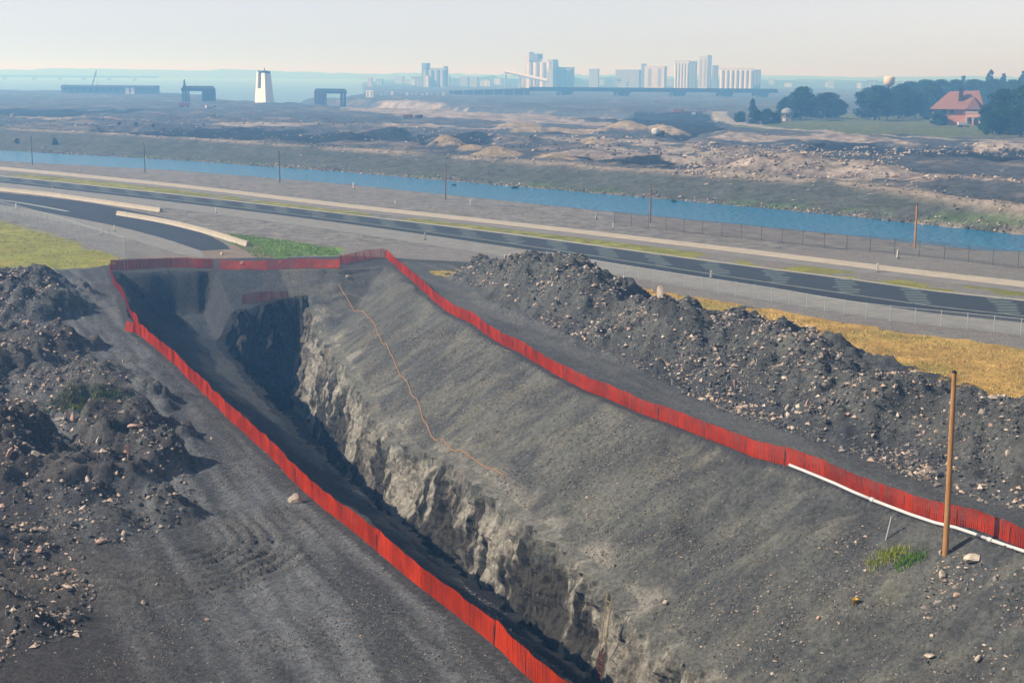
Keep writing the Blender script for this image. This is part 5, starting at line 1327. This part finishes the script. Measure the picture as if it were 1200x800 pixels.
# ================================================================== grain elevators and town blocks
M_SILO = mat('pale_silo_concrete', lin(250, 240, 226), .9, .08, .08); M_SILO2 = mat('grey_silo_concrete', lin(186, 188, 190), .9, .08, .08); M_SILD = mat('dark_silo_steel', lin(140, 146, 154), .9, .08, .08)
CITY = 1850
def block(label, px0, px1, ytop, D, cat_='building', name='building', m=None, rz=-.35, dep=None, parts=None, silo=0, group='silos and blocks of the hazy town'):
    m = m or M_SILO; c = at((px0 + px1) / 2, 104, D); tp = at((px0 + px1) / 2, ytop, D); z0 = hz(c.x, D); H_ = tp.z - z0
    W_ = (px1 - px0) * D / FOC; dep = dep or W_ * .5
    r = empty(name, (c.x, D, z0), rz, label=label, category=cat_, group=group)
    We = W_ / (math.cos(rz) + abs(math.sin(rz)) * dep / W_)
    dd_ = dep * We / W_
    if silo:
        rad = We / silo / 2
        for q in range(silo):
            for yy in (-1, 1):
                mb = MB(); mb.tube((-We / 2 + rad * (2 * q + 1), yy * rad, -1), (-We / 2 + rad * (2 * q + 1), yy * rad, H_ * .9), rad * .985, rad * .985, 14); mb.build('silo', m, r, smooth=False)
        mb = MB(); mb.box((0, 0, H_ * .955), (We, rad * 2.4, H_ * .10)); mb.build('gallery', m, r)
    else:
        mb = MB(); mb.box((0, 0, H_ * .49), (We, dd_, H_ * .98)); mb.build('wall', m, r)
        mb = MB(); mb.box((0, 0, H_ * .99), (We * 1.02, dd_ * 1.02, H_ * .03)); mb.build('parapet', m, r)
        nc = max(2, int(We / 9)); nr_ = max(2, int(H_ / 8))
        mb = MB()
        for i in range(nc):
            mb = MB(); mb.box((-We / 2 + We * (i + .5) / nc, -dd_ / 2 - .05, H_ * .5), (We / nc * .32, .25, H_ * .8)); mb.build('window_strip', M_SILO2, r)
    return r, We, dd_, H_
r, W_, d_, H_ = block('tall grey grain elevator with pale silos standing alone', 495, 526, 80, CITY, 'grain elevator', 'grain_elevator', M_SILO2, -.3, silo=4)
mb = MB(); mb.box((-W_ * .42, 0, H_ * .62), (W_ * .2, 14, H_ * 1.28)); mb.build('headhouse', M_SILD, r); mb = MB(); mb.box((W_ * .44, 0, H_ * .55), (W_ * .1, 8, H_ * 1.12)); mb.build('leg_tower', M_SILD, r); mb = MB(); mb.box((-W_ * .2, -12, H_ * .3), (W_ * .12, 6, H_ * .6)); mb.build('marine_tower', M_SILO, r)
r, W_, d_, H_ = block('tallest white grain elevator with sloping conveyor gallery', 616, 652, 70, CITY, 'grain elevator', 'grain_elevator', M_SILO, -.4, silo=4)
mb = MB(); mb.box((-W_ * .44, 0, H_ * .63), (W_ * .14, 16, H_ * 1.26)); mb.build('headhouse', M_SILO, r)
mb = MB(); mb.box((-W_ * .2, 0, H_ * 1.09), (W_ * .32, 16, H_ * .22)); mb.build('upper_house', M_SILD, r); mb = MB(); mb.box((W_ * .42, 2, H_ * .5), (W_ * .3, 26, H_ * 1.0), top=.7); mb.build('annex_tower', M_SILO2, r)
cva = at(592, 84, CITY - 40); cvb = at(642, 95, CITY - 60)
cv = empty('conveyor_gallery', (cvb.x, cvb.y, 0), label='white conveyor gallery slanting down towards the tallest grain elevator', category='conveyor')
mb = MB(); mb.path([Vector(cva) - Vector((cvb.x, cvb.y, 0)), (0, 0, cvb.z)], 2.6, 6); mb.build('gallery', M_SILO, cv)
for f in (.02, .35, .7):
    q = Vector(cva).lerp(Vector(cvb), f) - Vector((cvb.x, cvb.y, 0)); mb = MB(); mb.tube((q.x - 2, q.y, -1), (q.x, q.y, q.z), .9, .6, 5); mb.tube((q.x + 2, q.y, -1), (q.x, q.y, q.z), .9, .6, 5); mb.build('trestle', M_SILO2, cv)
block('grey silo block with thin corner mast next to the tallest elevator', 650, 673, 79, CITY, 'grain elevator', 'grain_elevator', M_SILD, -.3, silo=3)
block('low hazy house with gable left of the town blocks', 690, 702, 81, CITY + 200, m=M_SILO2)
block('broad hazy grey block at the left end of the town', 721, 752, 82, CITY + 150, m=M_SILO2)
block('narrow dark rooftop tower among the hazy town blocks', 751, 757, 75, CITY + 60, m=M_SILD)
block('wide pale block with rooftop plant in the hazy town', 755, 781, 78, CITY, m=M_SILO)
block('grain silos with strong vertical ribs beside the tall twin tower', 789, 808, 71, CITY - 60, 'grain elevator', 'grain_elevator', M_SILO, -.3, silo=5)
block('dark narrow silo annex between ribbed silos and twin tower', 807, 816, 72, CITY - 40, m=M_SILD)
block('tall pale lift tower of the silo complex', 818, 829, 66, CITY - 100, 'tower', 'lift_tower', M_SILO, -.3)
block('slender dark slab standing for the shaded side of the tall pale lift tower', 828, 833, 65, CITY - 80, m=M_SILD)  # shaded face of the lift tower, built as a dark slab of its own
block('dark tower right of the pale lift tower', 834, 841, 77, CITY - 60, m=M_SILD)
block('very wide pale silo row behind the viaduct', 842, 884, 80, CITY - 120, 'grain elevator', 'grain_elevator', M_SILO, -.25, silo=7)
block('dark end tower of the wide pale silo row', 883, 891, 82, CITY - 110, 'tower', 'lift_tower', M_SILD, -.3)
rr = random.Random(9)
for q in range(44):
    a = rr.choice([rr.uniform(530, 620), rr.uniform(680, 790), rr.uniform(890, 1060), rr.uniform(890, 1060), rr.uniform(440, 520)])
    block('small hazy building of the distant town', a, a + rr.uniform(5, 13), rr.uniform(91, 97) + (a - 700) * .008, CITY + rr.uniform(100, 700), m=rr.choice([M_SILO, M_SILO2, M_SILD]), group='small buildings of the hazy town')
block('small bright white building on the lake shore', 429, 438, 106, 1080, m=M_TOW, group=None, rz=-.2)
block('pinkish cube building above the lake shore', 431, 437, 91, 1900, m=mat('pink_wall', lin(216, 176, 164), .9, .1), group=None)
for q in range(14):
    a = 446 + q * 6 + rr.uniform(-1, 1); block('small shed in the row along the far channel bank', a, a + rr.uniform(2.2, 4), 108 + rr.uniform(-1, 3), 1180, m=rr.choice([M_SILO, M_SILD, M_SILO2]), group='row of sheds on the channel bank')
# water tower
x, y = gp(1040, 133, 2.5); k = y / FOC; wt_ = empty('water_tower', (x, y, hz(x, y)), label='pale orange water tower tank rising above dark trees', category='water tower')
tp = at(1040, 89, y).z - hz(x, y); mb = MB(); mb.lathe([(.8, 0), (.42, 4), (.36, tp - 6), (1.2, tp - 5)], n=12); mb.build('stem', mat('pale_stem', lin(190, 170, 156), .8, .1), wt_, smooth=True)
mb = MB(); R0 = 6.3 * k; mb.lathe([(1.2, tp - 5.2), (R0 * .8, tp - 4.4), (R0, tp - 3.8), (R0, tp - .8), (R0 * .9, tp - .5), (.2, tp)], n=20); mb.build('tank', mat('pale_orange_tank', lin(255, 226, 196), .7, .08), wt_, smooth=True)
# kiosk
x, y = gp(922, 142, 2.5); ki = empty('kiosk', (x, y, hz(x, y)), label='small pale kiosk with domed roof between thicket and trees', category='kiosk')
for a in range(6): mb = MB(); t0 = a * math.pi / 3; mb.tube((2 * math.cos(t0), 2 * math.sin(t0), -.2), (2 * math.cos(t0), 2 * math.sin(t0), 3.2), .18, .18, 6); mb.build('column', M_TRIM, ki)
mb = MB(); mb.lathe([(2.8, 3.1), (2.7, 3.5), (2.2, 4.4), (1.2, 5.1), (.2, 5.4)], n=14); mb.build('dome', mat('pale_grey_dome', lin(150, 152, 150), .7, .1), ki, smooth=True)
mb = MB(); mb.lathe([(1.7, 0), (1.7, 1.0)], n=10); mb.build('counter', M_TRIM, ki)
for a in (1030, 1039, 1093, 1111): 
    x, y = gp(a, 141, 2.5); guide = empty('garden_statue', (x, y, hz(x, y)), label='small pale pedestal figure on the lawn near the trees', category='statue', group='pale pedestals on the lawn')
    mb = MB(); mb.box((0, 0, .7), (.9, .9, 1.5), top=.8); mb.build('pedestal', M_TRIM, guide); mb = MB(); mb.lathe([(.35, 1.45), (.45, 2.0), (.3, 2.6), (.22, 2.9), (.26, 3.15), (.08, 3.4)], n=10); mb.build('figure', M_TRIM, guide, smooth=True)

# ================================================================== wooded far shore
def shore(name, y0, x0, x1, hbase, hamp, seed, col):
    n = 900; x = np.linspace(x0, x1, n); rows = []
    h = hbase + hamp * (fbm(x, x * 0, 500, 4, seed) + .2) + fbm(x, x * 0, 45, 4, seed + 1, .6) * 9
    for f, g in ((0, -4 / 30), (40, .55), (120, .9), (260, 1.0), (700, .9), (1200, -.1)):
        rows.append(np.c_[x, y0 + f + fbm(x, x * 0, 300, 2, 3) * 200, np.maximum(-5, h * g + fbm(x, x * 0 + f, 35, 3, seed + 2) * 6)])
    V = np.stack(rows, 0)
    link(name, mesh_np(name, V.reshape(-1, 3), grid_faces(n, len(rows)), False), mat(name + '_woods', col, 1, .5, .02), kind='structure')
shore('wooded_shore', 4700, -7000, 7000, 15, 16, 2, lin(66, 80, 56))
shore('low_shore', 2500, -150, 3400, 9, 9, 4, lin(72, 86, 60))

# ================================================================== rubble of the far works
def px_poly(pts, z=2.5): return gl(pts, z)
FR = [lin(190, 170, 150), lin(170, 152, 134), lin(204, 188, 168), lin(130, 120, 112)]
R1 = px_poly([(835, 176), (950, 180), (1010, 196), (1070, 204), (1060, 212), (960, 211), (850, 208), (790, 200)])
rubble('quarry_rubble', scatter(R1, 2600, 81), .3, 1.5, 91, FR, 3, zf=h_far)
R2 = px_poly([(800, 168), (990, 172), (1060, 184), (1040, 196), (940, 186), (820, 180)])
rubble('quarry_rubble', scatter(R2, 1500, 82), .3, 1.4, 92, FR, 3, zf=h_far)
R3 = px_poly([(1000, 168), (1240, 176), (1240, 184), (1000, 176)])
rubble('quarry_rubble', scatter(R3, 350, 83), .4, 1.8, 93, FR, 3, zf=h_far)
R4 = px_poly([(500, 150), (760, 160), (840, 186), (640, 182), (470, 172)])
rubble('quarry_rubble', scatter(R4, 900, 84), .3, 1.6, 94, FR + GC, 3, zf=h_far)
R5 = px_poly([(1080, 208), (1240, 216), (1240, 226), (1080, 217)])
rubble('quarry_rubble', scatter(R5, 900, 85), .3, 1.5, 95, FR, 3, zf=h_far)
R6 = px_poly([(-40, 132), (200, 136), (420, 142), (520, 150), (500, 168), (300, 160), (-40, 146)])
rubble('quarry_rubble', scatter(R6, 1300, 86), .3, 1.6, 98, FR + GC, 3, zf=h_far)
r_ = np.random.default_rng(5)
wf = spline(W_FAR, 2.0); ii = r_.integers(0, len(wf) - 1, 3200); pts_ = wf[ii] + r_.normal(0, .9, (3200, 2)) + np.c_[r_.random(3200), r_.random(3200)] * 2.0
rubble('bank_stones', pts_, .2, .8, 96, FR + GC, 2.5, zf=h_far)
cf = spline(CREST, 3.0); ii = r_.integers(0, len(cf) - 1, 1600); pts_ = cf[ii] + r_.normal(0, 2.5, (1600, 2))
rubble('crest_stones', pts_, .2, .9, 97, FR + GC, 2.5, zf=h_far)
# ================================================================== hazy air over the whole place
hm = bpy.data.materials.new('haze_air'); hm.use_nodes = True
nt = hm.node_tree; nt.nodes.clear()
pv = nt.nodes.new('ShaderNodeVolumePrincipled'); ou = nt.nodes.new('ShaderNodeOutputMaterial')
pv.inputs['Color'].default_value = (0.19, 0.49, 1.0, 1)
pv.inputs['Absorption Color'].default_value = (1, 1, 1, 1)
pv.inputs['Density'].default_value = 0.00095
pv.inputs['Anisotropy'].default_value = 0.25
nt.links.new(pv.outputs[0], ou.inputs['Volume'])
mb = MB(); mb.box((0, 7600, 26), (33000, 16400, 76))
mb.build('haze', hm, kind='stuff')
